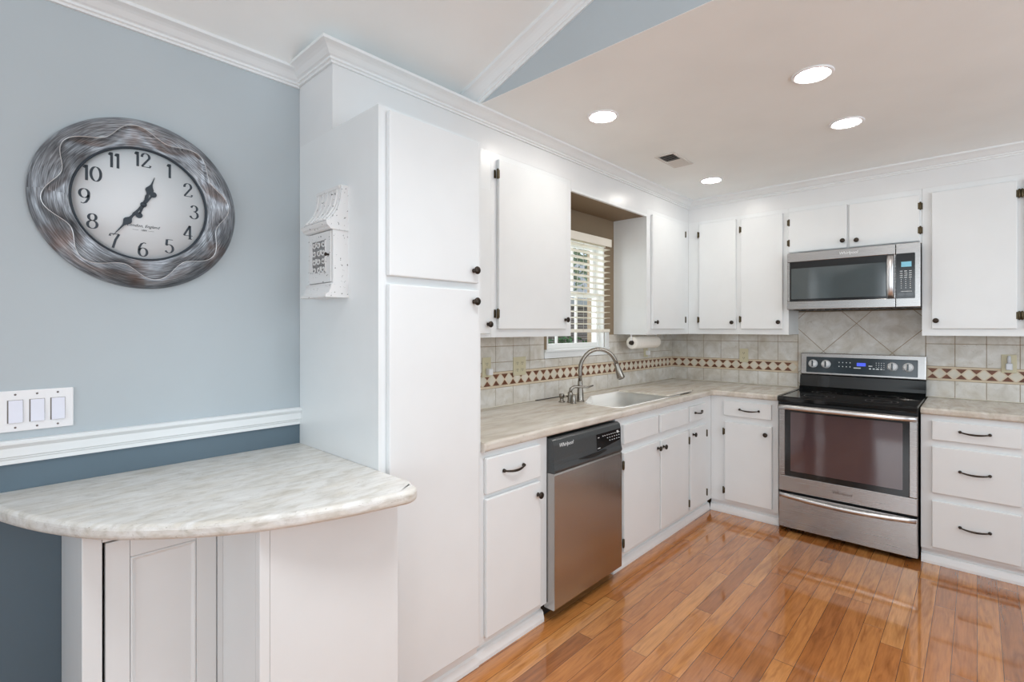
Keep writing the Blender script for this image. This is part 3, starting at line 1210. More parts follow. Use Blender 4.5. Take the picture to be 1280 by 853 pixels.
FBX, FBY = -1.868, 2.622
t = thing('kitchen_faucet', 'brushed nickel gooseneck faucet arching over the white sink', 'faucet', (FBX, FBY, ZC))
dirv = Vector((math.cos(math.radians(57)), math.sin(math.radians(57)), 0))   # spout swings out over the basin
b = B()
b.lathe([(0, .027), (.005, .027), (.009, .024), (.016, .0225), (.05, .0205), (.10, .0170), (.13, .0150), (.132, .0150)], (FBX, FBY, ZC), 'z', 24)
b.build('faucet_body', 'nickel', t)
R_, zt = .128, ZC + .205
pts = [Vector((FBX, FBY, ZC + .128)), Vector((FBX, FBY, ZC + .17)), Vector((FBX, FBY, zt))]
for k in range(1, 15):
    a = PI - k * math.radians(166) / 14
    pts.append(Vector((FBX, FBY, zt)) + dirv * (R_ + R_ * math.cos(a)) + Vector((0, 0, R_ * math.sin(a))))
B().tube(pts, .0132, 16).build('spout', 'nickel', t)
e, d0 = pts[-1], (pts[-1] - pts[-2]).normalized()
B().tube([e - d0 * .004, e, e + d0 * .02, e + d0 * .025, e + d0 * .09, e + d0 * .098, e + d0 * .100], [.0140, .0160, .0165, .0185, .0255, .0255, .022], 20).build('spray_head', 'nickel', t)
B().tube([e + d0 * .0995, e + d0 * .103], [.0215, .020], 20).build('spray_face', 'blackmatte', t)

HX, HY_ = -1.890, 2.545
t = thing('faucet_handle', 'brushed nickel side lever on the counter just left of the faucet', 'faucet handle', (HX, HY_, ZC))
b = B()
b.lathe([(0, .020), (.004, .020), (.009, .017), (.045, .0155), (.06, .016), (.066, .013), (.068, .004)], (HX, HY_, ZC), 'z', 20)
b.build('handle_base', 'nickel', t)
lev = [(HX, HY_, ZC + .055), (HX + .002, HY_ + .006, ZC + .085), (HX + .012, HY_ + .03, ZC + .098), (HX + .035, HY_ + .075, ZC + .094), (HX + .055, HY_ + .115, ZC + .090), (HX + .072, HY_ + .150, ZC + .100)]
B().tube(smooth3 := [tuple(p) for p in lev], [.0115, .0115, .0105, .0085, .007, .0045], 12).build('lever', 'nickel', t)

SX, SY = -1.938, 2.520
t = thing('soap_dispenser', 'small brushed nickel soap pump with a sideways spout, left of the faucet handle', 'soap dispenser', (SX, SY, ZC))
b = B()
b.lathe([(0, .021), (.004, .021), (.008, .013), (.022, .0115), (.026, .0115), (.027, .016), (.047, .017), (.052, .015), (.053, .004)], (SX, SY, ZC), 'z', 20)
b.build('pump_head', 'nickel', t)
B().tube([(SX + .005, SY + .006, ZC + .036), (SX + .02, SY + .028, ZC + .036), (SX + .034, SY + .048, ZC + .034), (SX + .040, SY + .056, ZC + .026)], [.007, .0065, .006, .005], 10).build('pump_spout', 'nickel', t)
t = thing('air_gap_cap', 'short brushed nickel cap standing at the foot of the faucet', 'faucet cap', (-1.846, 2.520, ZC))
B().lathe([(0, .018), (.003, .018), (.006, .0155), (.040, .0145), (.052, .013), (.058, .008), (.059, .002)], (-1.846, 2.520, ZC), 'z', 20).build('cap', 'nickel', t)

b = B()
b.tube([(XW + .013, 2.445, ZC + .003), (XW + .016, 2.50, ZC + .003), (XW + .02, 2.57, ZC + .004), (XW + .016, 2.64, ZC + .003), (XW + .013, 2.69, ZC + .003)], .0028, 8)
tag(b.build('cord', 'cord', loc=(XW + .015, 2.57, ZC)), 'short black cord lying along the back of the counter left of the faucet', 'cord')

# ------------------------------------------------------------------ dishwasher
DF = frameX(XF)
D0, D1, DW_ = 1.8335, 2.4335, .045
t = thing('dishwasher', 'stainless steel dishwasher with a dark control strip, set under the counter', 'dishwasher', (XF - .28, 2.13, 0))
b = B(DF)
b.box((D0, .10, -.58), (D1, .868, -.02), .003)
b.build('tub_body', 'blackmatte', t)
b = B(DF)
prof = [(-.018, .066), (DW_ - .006, .066), (DW_ - .001, .070), (DW_, .078), (DW_, .700), (DW_ - .004, .7075), (-.018, .7075)]
b.prism(prof, lambda a, c, h: Vector((h, c, a)), D0, D1)
b.build('door', 'steelh', t)
b = B(DF)
prof = [(-.018, .7085), (DW_ - .004, .7085), (DW_, .7125), (DW_ + .003, .722), (DW_ - .003, .745), (DW_ - .005, .77), (DW_ - .006, .84), (DW_ - .012, .862), (DW_ - .026, .872), (-.018, .872)]
b.prism(prof, lambda a, c, h: Vector((h, c, a)), D0, D1)
cp = b.build('control_strip', 'charcoal', t)
b = B(DF)
b.prism([(2.196, .752), (2.424, .778), (2.424, .838), (2.190, .838)], lambda a, c, h: Vector((a, c, h)), DW_ - .0068, DW_ - .0035)
dp = b.build('display_panel', 'black', cp)
b = B(DF)
for r, (zz, n) in enumerate(((.822, 9), (.806, 6), (.790, 5))):
    for k in range(n):
        u = 2.412 - k * (.020 if r == 0 else .023)
        b.box((u - .007, zz - .002, DW_ - .0036), (u + .001, zz + .002, DW_ - .0028))
b.box((2.385, .818, DW_ - .0036), (2.402, .831, DW_ - .0028)).box((2.20, .762, DW_ - .0036), (2.225, .765, DW_ - .0028)).box((2.20, .818, DW_ - .0036), (2.215, .821, DW_ - .0028))
b.build('panel_markings', 'marks', dp)['kind'] = 'stuff'
b = B(DF)
arc = [(2.03 + .245 * k / 16, .748 - .014 * math.sin(PI * k / 16) - .004) for k in range(17)]
b.prism([(2.275, .750), (2.03, .744)] + arc, lambda a, c, h: Vector((a, c, h)), DW_ - .006, DW_ + .0035)
b.build('handle_pocket', 'blackmatte', cp)
text('Whirlpool', .027, DF @ Matrix.Translation((1.932, .835, DW_ - .0055)), 'marks', 'logo', cp, shear=.2)
B(DF).box((D0 + .002, .004, -.07), (D1 - .002, .064, -.045)).build('toe_panel', 'blackmatte', t)

# ------------------------------------------------------------------ range
RX0, RX1, RYF = -1.012, -.253, 3.752
RF = frameY(RYF)
t = thing('electric_range', 'stainless steel electric range with a black glass cooktop, between the counters', 'range', (-.63, 4.08, 0))
b = B()
b.box((RX0 + .004, RYF + .045, .02), (RX1 - .004, 4.405, .900), .003)
for x in (RX0 + .05, RX1 - .05):
    for y in (RYF + .09, 4.33):
        b.lathe([(0.0005, .016), (.02, .016), (.021, .01)], (x, y, 0), 'z', 12)
b.build('range_body', 'blackmatte', t)
# oven door
b = B(RF)
u0, u1, v0, v1 = RX0 + .006, RX1 - .004, .283, .872
gw = .040
b.box((u0, v0, -.042), (u1, .388, 0), .004)
b.box((u0, .3885, -.042), (u0 + gw, .842, 0), .004).box((u1 - gw, .3885, -.042), (u1, .842, 0), .004)
b.box((u0, .8425, -.042), (u1, v1, 0), .004)
dr = b.build('oven_door', 'steel', t)
b = B(RF)
b.prism(rounded([(u0 + gw - .001, .388), (u1 - gw + .001, .388), (u1 - gw + .001, .8425), (u0 + gw - .001, .8425)], .016), lambda a, c, h: Vector((a, c, h)), -.03, .001)
gl = b.build('oven_window', 'black', dr)
b = B(RF)
b.prism(rounded([(u0 + gw + .034, .425), (u1 - gw - .030, .425), (u1 - gw - .030, .826), (u0 + gw + .034, .826)], .006), lambda a, c, h: Vector((a, c, h)), .0005, .0018)
b.build('window_glass', 'ovenglass', gl)
b = B(RF)
hb = []
for k in range(15):
    s_ = -1 + 2 * k / 14
    hb.append([(-.632 + .374 * s_, .857 + dz, .012 + .026 * (1 - s_ ** 4) + dw) for dz, dw in ((-.015, 0), (-.012, .008), (0, .012), (.012, .008), (.015, 0), (.008, -.006), (-.008, -.006))])
b.ring_loft(hb)
for x in (-.98, -.284):
    b.box((x - .012, .846, -.001), (x + .012, .868, .018), .003)
b.build('door_handle', 'satin', dr)
LOGO = RF @ Matrix.Translation((-.635, .333, .0006))
text('Whirlpool', .026, LOGO, 'embossed', 'logo', dr, shear=.15)
b = B(LOGO)
b.tube([(-.038 + .003 * math.cos(a) * (a + 2) * .8, .010 + .0016 * math.sin(a) * (a + 2), .0003) for a in [k * .5 for k in range(16)]], .0009, 6)
b.build('logo_swirl', 'embossed', dr)
# storage drawer
b = B(RF)
b.box((u0, .034, -.042), (u1, .268, 0), .004)
dw = b.build('storage_drawer', 'steel', t)
b = B(RF)
lip = []
for k in range(21):
    s_ = -1 + 2 * k / 20
    zc_ = .238 + .016 * s_ * s_
    o_ = .006 + .022 * (1 - s_ * s_)
    lip.append([(-.631 + .368 * s_, zc_ - .015, 0), (-.631 + .368 * s_, zc_ - .013, o_ * .8), (-.631 + .368 * s_, zc_, o_), (-.631 + .368 * s_, zc_ + .012, o_), (-.631 + .368 * s_, zc_ + .016, o_ * .6), (-.631 + .368 * s_, zc_ + .014, 0)])
b.ring_loft(lip)
b.build('drawer_handle', 'satin', dw)
# cooktop
b = B()
b.box((RX0, RYF - .012, .893), (RX1, 4.34, .926), .006)
ct = b.build('cooktop', 'glassblack', t)
b = B()
for (x, y, r) in ((-.82, 3.93, .11), (-.45, 3.93, .085), (-.82, 4.19, .075), (-.45, 4.19, .10), (-.635, 4.24, .06)):
    for rr in (r, r * .62):
        b.ring_loft([[(x + (rr + d) * math.cos(2 * PI * k / 48), y + (rr + d) * math.sin(2 * PI * k / 48), .9266) for k in range(48)] for d in (0, .0022)], cap=False)
b.build('burner_rings', 'graymarks', ct)
b = B()
for x0_, x1_, y0_, y1_ in ((RX0 + .006, RX1 - .006, RYF - .008, RYF + .004), (RX0 + .004, RX0 + .016, RYF + .004, 4.30), (RX1 - .016, RX1 - .004, RYF + .004, 4.30)):
    b.box((x0_, y0_, .9245), (x1_, y1_, .9295), .002)
b.build('cooktop_rim', 'black', ct)
# backguard
b = B()
prof = [(4.345, .90), (4.322, .926), (4.318, .945), (4.338, .952), (4.342, .975), (4.352, 1.036), (4.405, 1.040), (4.405, .90)]
b.prism(prof, lambda a, c, h: Vector((h, a, c)), RX0, RX1)
b.build('back_riser', 'glassblack', t)
BG = Matrix.Translation((0, 4.352, 1.04)) @ Matrix.Rotation(math.radians(-6), 4, 'X') @ frameY(0)
b = B(BG)
b.box((RX0, .001, -.045), (RX1, .166, 0), .006)
bg = b.build('control_panel', 'steel', t)
b = B(BG)
b.prism(rounded([(RX0 + .040, .017), (RX1 - .044, .017), (RX1 - .044, .136), (RX0 + .040, .136)], .006), lambda a, c, h: Vector((a, c, h)), -.002, .001)
pg = b.build('control_glass', 'panelglass', bg)
for x in (-.926, -.840, -.437, -.350):
    b = B(BG)
    b.lathe([(.001, .031), (.005, .031), (.008, .027), (.022, .025), (.025, .022), (.0255, .002)], (x, .083, 0), 'z', 32)
    k_ = b.build('knob', 'silverplastic', bg)
    B(BG).box((x - .0045, .083 - .022, .0245), (x + .0045, .083 + .022, .033), .002).build('knob_grip', 'panelglass', k_)
b = B(BG)
for r in range(2):
    for c_ in range(4):
        x, z = -.756 + c_ * .023, .070 + r * .030
        b.box((x - .003, z - .003, .0008), (x + .003, z + .003, .0018))
for c_ in range(4):
    b.box((-.572 + c_ * .022, .058, .0008), (-.560 + c_ * .022, .066, .0018))
for r in range(4):
    for c_ in range(4):
        x, z = -.53 + c_ * .015, .060 + r * .015
        b.box((x - .0025, z - .002, .0008), (x + .0025, z + .002, .0018))
b.box((-.665, .060, .0008), (-.622, .067, .0018)).box((-.575, .078, .0008), (-.553, .084, .0018))
b.build('panel_markings', 'marks', pg)['kind'] = 'stuff'
B(BG).box((-.646, .078, .0008), (-.592, .102, .0016)).build('display', 'lcdblue', pg)

# ------------------------------------------------------------------ microwave
MF = frameY(4.048)
M0, M1 = -1.029, -.2640
t = thing('microwave_oven', 'stainless steel microwave oven mounted under the short cabinet above the range', 'microwave', (-.65, 4.23, 1.53))
b = B(MF)
b.box((M0 + .002, 1.530, -.365), (M1 - .002, 1.9425, -.028), .003)
b.build('microwave_body', 'charcoal', t)
SPL = -.3895
b = B(MF)
w0, w1, z0, z1 = -1.010, -.436, 1.590, 1.876
b.box((M0, 1.531, -.027), (SPL - .0012, z0 - .0005, 0), .003).box((M0, z1 + .0005, -.027), (SPL - .0012, 1.942, 0), .003)
b.box((M0, z0, -.027), (w0, z1, 0), .003).box((SPL - .008, z0, -.027), (SPL - .0012, z1, 0), .001)
md = b.build('door', 'steel', t)
b = B(MF)
b.prism(rounded([(w0, z0), (SPL - .0085, z0), (SPL - .0085, z1), (w0, z1)], .006), lambda a, c, h: Vector((a, c, h)), -.02, .0006)
wg = b.build('door_window', 'black', md)
b = B(MF)
b.prism([(-1.000, 1.606), (-.440, 1.606), (-.440, 1.828), (-1.000, 1.828)], lambda a, c, h: Vector((a, c, h)), .0004, .0014)
b.build('window_glass', 'mwglass', wg)
b = B(MF)
hb = []
for k in range(13):
    s_ = -1 + 2 * k / 12
    zz = 1.731 + .140 * s_
    o_ = .008 + .030 * (1 - s_ ** 4)
    hb.append([(-.433, zz, o_ - .006), (-.432, zz, o_), (-.425, zz, o_ + .004), (-.404, zz, o_ + .004), (-.397, zz, o_), (-.396, zz, o_ - .006)])
b.ring_loft(hb)
for zz in (1.600, 1.862):
    b.box((-.430, zz - .009, 0), (-.399, zz + .009, .008), .002)
b.build('door_handle', 'satin', md)
text('Whirlpool', .026, MF @ Matrix.Translation((-.648, 1.912, .0004)), 'marks', 'logo', md, shear=.12, bold=.0004)
b = B(MF)
b.box((SPL + .0012, 1.531, -.027), (M1, 1.942, 0), .003)
cb = b.build('control_column', 'steel', t)
b = B(MF)
b.prism(rounded([(-.386, 1.586), (-.290, 1.586), (-.290, 1.877), (-.386, 1.877)], .005), lambda a, c, h: Vector((a, c, h)), -.002, .0012)
kp = b.build('control_glass', 'black', cb)
B(MF).box((-.360, 1.789, .001), (-.308, 1.822, .002)).build('display', 'lcd', kp)
b = B(MF)
for r in range(9):
    for c_ in range(3):
        x, z = -.360 + c_ * .023, 1.762 - r * .0135
        hw = .007 if r < 4 else .0022
        b.box((x - hw, z - .0022, .001), (x + hw, z + .0022, .0019))
b.box((-.362, 1.630, .001), (-.306, 1.633, .0019))
b.build('keypad', 'marks', kp)['kind'] = 'stuff'
b = B(MF)
for x in (-.360, -.318):
    b.prism([(x + .020 * math.cos(2 * PI * k / 24), 1.612 + .011 * math.sin(2 * PI * k / 24)) for k in range(24)], lambda a, c, h: Vector((a, c, h)), .001, .0022)
b.build('start_buttons', 'glassblack', kp)
b = B(MF)
for k in range(14):
    b.box((M0 + .03 + k * .05, 1.5265, -.30), (M0 + .06 + k * .05, 1.5302, -.06))
b.build('grease_filter', 'duct', t)

# ------------------------------------------------------------------ sink window
w = B()
wx0, wx1 = XW - .105, XW - .002
for a, c in (((wx0, WY0 + .0005, WZ0 + .0005), (wx1, WY0 + .018, WZ1 - .0005)), ((wx0, WY1 - .018, WZ0 + .0005), (wx1, WY1 - .0005, WZ1 - .0005)),
             ((wx0, WY0 + .0185, WZ1 - .018), (wx1, WY1 - .0185, WZ1 - .0005)), ((wx0, WY0 + .0185, WZ0 + .0005), (wx1, WY1 - .0185, WZ0 + .018))):
    w.box(a, c)
win = struct(w, 'window_1', 'vinyl')


def sash(x, z0, z1, name, muntins, st=.034):
    y0, y1 = WY0 + .019, WY1 - .019
    b = B()
    b.box((x - .014, y0, z0), (x + .014, y0 + st, z1), .002).box((x - .014, y1 - st, z0), (x + .014, y1, z1), .002)
    b.box((x - .014, y0 + st, z0), (x + .014, y1 - st, z0 + st), .002).box((x - .014, y0 + st, z1 - st), (x + .014, y1 - st, z1), .002)
    for k in range(1, muntins + 1):
        y = 2.744 + .229 * (k - 1)
        b.box((x - .008, y - .007, z0 + st), (x + .008, y + .007, z1 - st))
    zm = (z0 + z1) / 2
    o = struct(b, 'window_sash', 'vinyl', win)
    g_ = B().box((x - .002, y0 + st - .004, z0 + st - .004), (x + .002, y1 - st + .004, z1 - st + .004))
    struct(g_, 'window_pane', 'glass', o)


sash(XW - .052, WZ0 + .0185, 1.662, 'lower', 2)
sash(XW - .085, 1.625, WZ1 - .0185, 'upper', 2)
# sill and stool
b = B()
b.box((XW + .0005, 2.540, 1.192), (XW + .012, 3.322, 1.2335), .002)
b.box((XW + .0005, 2.540, 1.234), (XW + .022, 3.322, 1.250), .003)
b.box((XW + .0005, 3.276, 1.2505), (XW + .012, 3.322, 1.372), .001)
struct(b, 'window_sill', 'trim', win)

# blind, mounted on the wall over the opening
BY0, BY1 = 2.555, 3.262
t = thing('window_blind', 'cream slatted blind hanging over the sink window, slats open', 'blind', (XW + .04, 2.95, 2.06))
b = B()
b.box((XW + .004, BY0, 2.012), (XW + .012, BY1 + .012, 2.066), .002)
b.box((XW + .0125, BY0, 2.022), (XW + .062, BY1, 2.060), .002)
b.box((XW + .0625, BY0 - .004, 2.008), (XW + .070, BY1 + .006, 2.066), .002)
b.build('headrail', 'slat', t)
n = 14
for k in range(n):
    z = 1.985 - k * .0430
    a = math.radians(6)
    b = B()
    xc_ = XW + .036
    hx, hz = .025 * math.cos(a), .025 * math.sin(a)
    b.prism([(xc_ - hx, z - hz - .0012), (xc_, z + .0010), (xc_ + hx, z + hz - .0012), (xc_ + hx, z + hz + .0012), (xc_, z + .0034), (xc_ - hx, z - hz + .0012)],
            lambda p, q, h: Vector((p, h, q)), BY0 + .003, BY1 - .003)
    b.build('slat', 'slat', t)
b = B()
b.box((XW + .012, BY0 + .002, 1.364), (XW + .060, BY1 - .002, 1.388), .004)
b.build('bottom_rail', 'slat', t)
b = B()
for y in (BY0 + .10, (BY0 + BY1) / 2, BY1 - .10):
    for x in (XW + .0095, XW + .0625):
        b.tube([(x, y, 1.370), (x, y, 1.7), (x, y, 2.02)], .0011, 6)
b.build('ladder_cords', 'slat', t)

# ------------------------------------------------------------------ recessed lights and vent
LPOS = [(-1.395, 2.155, 'recessed ceiling light nearest the pantry, at the left of the four'),
        (-.512, 2.402, 'largest-looking recessed ceiling light, nearest the right edge of the picture top'),
        (-.502, 3.086, 'recessed ceiling light over the middle of the floor, behind the nearest one on the right'),
        (-1.418, 3.616, 'farthest recessed ceiling light, in the corner beyond the air vent')]
first = None
for x, y, lab in LPOS:
    if first is None:
        t = thing('recessed_light', lab, 'ceiling light', (x, y, ZK), 'recessed lights in the kitchen ceiling')
        b = B()
        b.lathe([(-.0005, .062), (-.0005, .079), (-.004, .080), (-.007, .077), (-.008, .070), (-.005, .063), (-.0005, .062)], (x, y, ZK), 'z', 40, cap=False)
        b.build('trim_ring', 'white', t)
        B().lathe([(-.0008, .0618), (-.0035, .0618), (-.0048, .050), (-.0055, .025), (-.0056, .0)], (x, y, ZK), 'z', 40).build('lamp_lens', 'lens', t)
        first = t
    else:
        c = copy_tree(first)
        c.location = (x, y, ZK)
        c['label'] = lab
t = thing('ceiling_vent', 'small white rectangular air vent in the kitchen ceiling', 'vent', (-1.422, 3.022, ZK))
x0, x1, y0, y1 = -1.488, -1.356, 2.882, 3.164
b = B()
for a, c in (((x0, y0), (x1, y0 + .018)), ((x0, y1 - .018), (x1, y1)), ((x0, y0 + .018), (x0 + .018, y1 - .018)), ((x1 - .018, y0 + .018), (x1, y1 - .018))):
    b.box((a[0], a[1], ZK - .006), (c[0], c[1], ZK - .0005), .001)
b.build('vent_frame', 'vent', t)
B().box((x0 + .018, y0 + .018, ZK - .0012), (x1 - .018, y1 - .018, ZK - .0006)).build('duct_opening', 'duct', t)
for k in range(11):
    y = y0 + .030 + k * .0222
    b = B()
    s_ = -1 if k < 5 else 1
    b.prism([(y, ZK - .0015), (y + .0012, ZK - .0015), (y + .0012 + s_ * .012, ZK - .008), (y + s_ * .012, ZK - .008)], lambda p, q, h: Vector((h, p, q)), x0 + .019, x1 - .019)
    b.build('louvre', 'vent', t)

# ------------------------------------------------------------------ clock
CY, CZ = .3855, 1.815
t = thing('wall_clock', 'round silver wall clock with a sculpted wavy rim on the blue wall', 'clock', (XW, CY, CZ))
CF = Matrix.Translation((0, CY, CZ)) @ frameX(XW)
NT, NR = 192, 40
R0, R1 = .190, .287
rings = [[], ]
b = B(CF)
grid = []


def rim_h(r, th):
    rw = .2385 + .0195 * math.cos(8 * (th - math.radians(97)))
    hw = .046 - .007 * math.cos(8 * (th - math.radians(97)))
    if r >= rw:
        s_ = (r - rw) / (R1 - rw)
        return .008 + (hw - .008) * (1 - s_ ** 2.6) ** .7
    s_ = (r - R0) / (rw - R0)
    return .018 + (hw - .015 - .018) * s_ ** 1.3 - .004 * math.sin(PI * s_)


for i in range(NR + 1):
    row = []
    for k in range(NT):
        th = 2 * PI * k / NT
        rw = .2385 + .0195 * math.cos(8 * (th - math.radians(97)))
        ni = 17
        if i <= ni:
            r = R0 + (rw - .004 - R0) * i / ni
        else:
            r = rw + .0004 + (R1 - rw - .0004) * (i - ni - 1) / (NR - ni - 1)
        row.append((r * math.cos(th), r * math.sin(th), rim_h(r, th)))
    grid.append(row)
grid.append([(R1 * math.cos(2 * PI * k / NT), R1 * math.sin(2 * PI * k / NT), .002) for k in range(NT)])
grid.insert(0, [(R0 * math.cos(2 * PI * k / NT), R0 * math.sin(2 * PI * k / NT), .008) for k in range(NT)])
b.ring_loft(grid, cap=False)
rimo = b.build('clock_rim', 'silver', t)
b = B(CF)
pts_ = []
for k in range(NT + 1):
    th = 2 * PI * k / NT
    rw = .2385 + .0195 * math.cos(8 * (th - math.radians(97)))
    pts_.append((rw * math.cos(th), rw * math.sin(th), rim_h(rw + .0001, th) - .0004))
b.tube(pts_, .0013, 6, cap=False)  # bright tube stands in for the highlight along the wavy ridge
b.build('ridge_highlight', 'satin', rimo)
b = B(CF)
b.lathe([(.002, .280), (.005, .280), (.007, .188)], (0, 0, 0), 'z', 64)
b.build('clock_back', 'blackmatte', t)
b = B(CF)
b.lathe([(.0075, .1890), (.0195, .1915), (.0225, .1900), (.0215, .1865), (.0125, .1845)], (0, 0, 0), 'z', 96, cap=False)
b.build('dial_ring', 'ink', t)
b = B(CF)
b.lathe([(.008, .1868), (.0115, .1868), (.0115, .0)], (0, 0, 0), 'z', 96)
dial = b.build('dial', 'dial', t)


def arcp(cx, cy, rx, ry, a0, a1, n=18):
    return [(cx + rx * math.cos(math.radians(a0 + (a1 - a0) * k / n)), cy + ry * math.sin(math.radians(a0 + (a1 - a0) * k / n))) for k in range(n + 1)]


DIG = {
    '0': [arcp(.29, .5, .25, .47, 0, 360, 36)],
    '1': [[(.16, 1.0), (.16, .0)], [(.02, .80), (.10, .97)]],
    '2': [arcp(.27, .74, .21, .24, 190, -25, 20) + [(.36, .50), (.20, .26), (.06, .05)], [(.04, .04), (.30, .04), (.52, .05), (.54, .18)]],
    '3': [arcp(.26, .76, .19, .22, 165, -75, 18) + [(.22, .54)], [(.22, .54)] + arcp(.25, .27, .24, .26, 75, -165, 22)],
    '4': [[(.40, 1.0), (.03, .27)], [(.03, .27), (.58, .27)], [(.41, 1.0), (.41, .0)], [(.28, .02), (.54, .02)]],
    '5': [[(.13, .96), (.48, .96)], [(.13, .96), (.10, .54)], [(.10, .54)] + arcp(.25, .31, .24, .30, 120, -150, 22)],
    '6': [arcp(.29, .31, .23, .29, 90, 450, 30), [(.46, .93), (.34, .97), (.20, .88), (.09, .65), (.06, .40)]],
    '7': [[(.04, .80), (.05, .95), (.54, .95)], [(.53, .95), (.34, .55), (.20, .0)]],
    '8': [arcp(.28, .75, .19, .22, 90, 450, 28), arcp(.28, .27, .24, .26, 90, 450, 30)],
    '9': [arcp(.29, .69, .23, .29, 90, 450, 30), [(.52, .60), (.49, .35), (.38, .12), (.24, .03), (.12, .07)]],
}


def ribbon(bb, pts, sc, ox, oy, w, th=.0006):
    """a broad-nib stroke: thick when it runs up and down, hairline when level"""
    P = [Vector((ox + p[0] * sc, oy + p[1] * sc)) for p in pts]
    L_, R_l = [], []
    for i, p in enumerate(P):
        d = (P[min(i + 1, len(P) - 1)] - P[max(i - 1, 0)])
        if d.length < 1e-9:
            d = Vector((0, 1))
        d.normalize()
        hw = sc * (.019 + .054 * abs(d.y) ** 1.6)
        nrm = Vector((-d.y, d.x))
        L_.append(p + nrm * hw)
        R_l.append(p - nrm * hw)
    for i in range(len(P) - 1):
        bb.prism([tuple(L_[i]), tuple(L_[i + 1]), tuple(R_l[i + 1]), tuple(R_l[i])], lambda a, c, h: Vector((a, c, h)), w, w + th)


HT = .049
WID = {'1': .30, '0': .58}
for num in range(1, 13):
    a = PI / 2 - num * PI / 6
    s_ = str(num)
    adv = [WID.get(c, .58) + .04 for c in s_]
    tot = sum(adv) * HT
    b = B(CF)
    x = .153 * math.cos(a) - tot / 2
    for c, ad in zip(s_, adv):
        for st in DIG[c]:
            ribbon(b, st, HT, x, .153 * math.sin(a) - HT / 2, .0116)
        x += ad * HT
    b.build('numeral', 'ink', dial)
TM = CF @ Matrix.Translation((0, -.0735, .0118))
text('London, England', .0135, TM, 'ink', 'dial_text', dial, shear=.35)
text('1884', .0085, CF @ Matrix.Translation((.001, -.088, .0118)), 'ink', 'dial_text', dial, shear=.2)
b = B(CF)
for sg in (-1, 1):
    b.box((sg * .014, -.0885, .0116), (sg * .030, -.0878, .0122))
b.build('dial_text', 'ink', dial)


def hand(tip, tail, w, name, spade_at):
    tp, tl = Vector(tip), Vector(tail)
    d = (tp - tl).normalized()
    nr = Vector((-d.y, d.x))
    ln = tp.length
    q = lambda s, o: tuple(d * s + nr * o)
    b = B(CF)
    f_ = lambda a, c, h: Vector((a, c, h))
    s0 = spade_at
    out = [(0, .0050), (.35 * s0, .0032), (.62 * s0, .0052), (.72 * s0, .0036), (s0 - .010, .0045), (s0, .0115), (s0 + .007, .0118), (s0 + .016, .006), (s0 + .024, .0028), (ln, .0006)]
    b.prism([q(s, o) for s, o in out] + [q(s, -o) for s, o in out[::-1]], f_, w, w + .0012)
    L0 = tl.length
    b.prism([q(0, .0046), q(-L0 * .7, .0026), q(-L0 * .7, -.0026), q(0, -.0046)], f_, w, w + .0012)
    b.prism([tuple(Vector(q(-L0 + .008, 0)) + Vector((.0098 * math.cos(2 * PI * k / 20), .0098 * math.sin(2 * PI * k / 20)))) for k in range(20)], f_, w, w + .0012)
    return b.build(name, 'ink', t)


hand((.032, .099), (-.014, -.046), .0135, 'hour_hand', .052)
hand((-.082, -.116), (.032, .045), .0155, 'minute_hand', .072)
B(CF).lathe([(.0132, .009), (.0175, .009), (.020, .006), (.0205, .001)], (0, 0, 0), 'z', 24).build('hand_hub', 'ink', t)

# ------------------------------------------------------------------ chipped white wall box on the pantry side
t = thing('decorative_wall_box', 'chipped white wooden wall box with a curved roof and carved door, on the pantry side', 'wall box', (-1.797, YP, 1.505))
bx0, bx1 = -1.897, -1.694
QF = frameY(YP + .0005)
side = [(0, 1.505), (.088, 1.505), (.088, 1.515), (.074, 1.522), (.066, 1.540), (.062, 1.556), (.062, 1.748), (.070, 1.752), (.080, 1.762), (.084, 1.776), (.070, 1.790),
        (.052, 1.812), (.038, 1.840), (.030, 1.870), (.027, 1.902), (.030, 1.906), (.030, 1.916), (0, 1.916)]
b = B(QF)
for a, c in ((bx0 + .004, bx0 + .014), (bx1 - .014, bx1 - .004)):
    b.prism([(p * .94, q) for p, q in side], lambda p, q, h: Vector((h, q, p)), a, c)
b.box((bx0 + .014, 1.508, 0), (bx1 - .014, 1.912, .01))
b.box((bx0 + .014, 1.556, .01), (bx1 - .014, 1.560, .05))
b.build('box_body', 'chip', t)
b = B(QF)
roof = [(.081, 1.780), (.066, 1.796), (.050, 1.818), (.037, 1.846), (.030, 1.874), (.027, 1.902), (.031, 1.906), (.031, 1.916), (.010, 1.916), (.010, 1.780)]
b.prism(roof, lambda p, q, h: Vector((h, q, p)), bx0 + .0142, bx1 - .0142)
for k in range(5):
    u = bx0 + .030 + k * .0355
    b.tube([(u, 1.782, .081), (u, 1.797, .067), (u, 1.819, .051), (u, 1.847, .038), (u, 1.875, .031), (u, 1.902, .028)], .0042, 8)
b.build('curved_roof', 'chip', t)
b = B(QF)
cor = [(.0, 1.749), (.064, 1.749), (.072, 1.752), (.076, 1.758), (.082, 1.762), (.086, 1.770), (.086, 1.776), (.078, 1.7795), (0, 1.7795)]
b.prism(cor, lambda p, q, h: Vector((h, q, p)), bx0, bx1)
b.build('cornice', 'chip', t)
b = B(QF)
b.prism([(0.0, 1.5045), (.088, 1.5045), (.090, 1.507), (.088, 1.514), (.076, 1.522), (.068, 1.540), (.064, 1.5545), (.011, 1.5545), (.011, 1.515), (0, 1.515)], lambda p, q, h: Vector((h, q, p)), bx0 + .0002, bx1 - .0002)
for k in range(22):
    b.box((bx0 + .008 + k * .0088, 1.552, .062), (bx0 + .012 + k * .0088, 1.5565, .0672))
b.build('base_shelf', 'chip', t)
b = B(QF)
e0, e1, f0, f1 = bx0 + .016, bx1 - .016, 1.5605, 1.7465
b.box((e0, f0, .046), (e1, f1, .062), .0015)
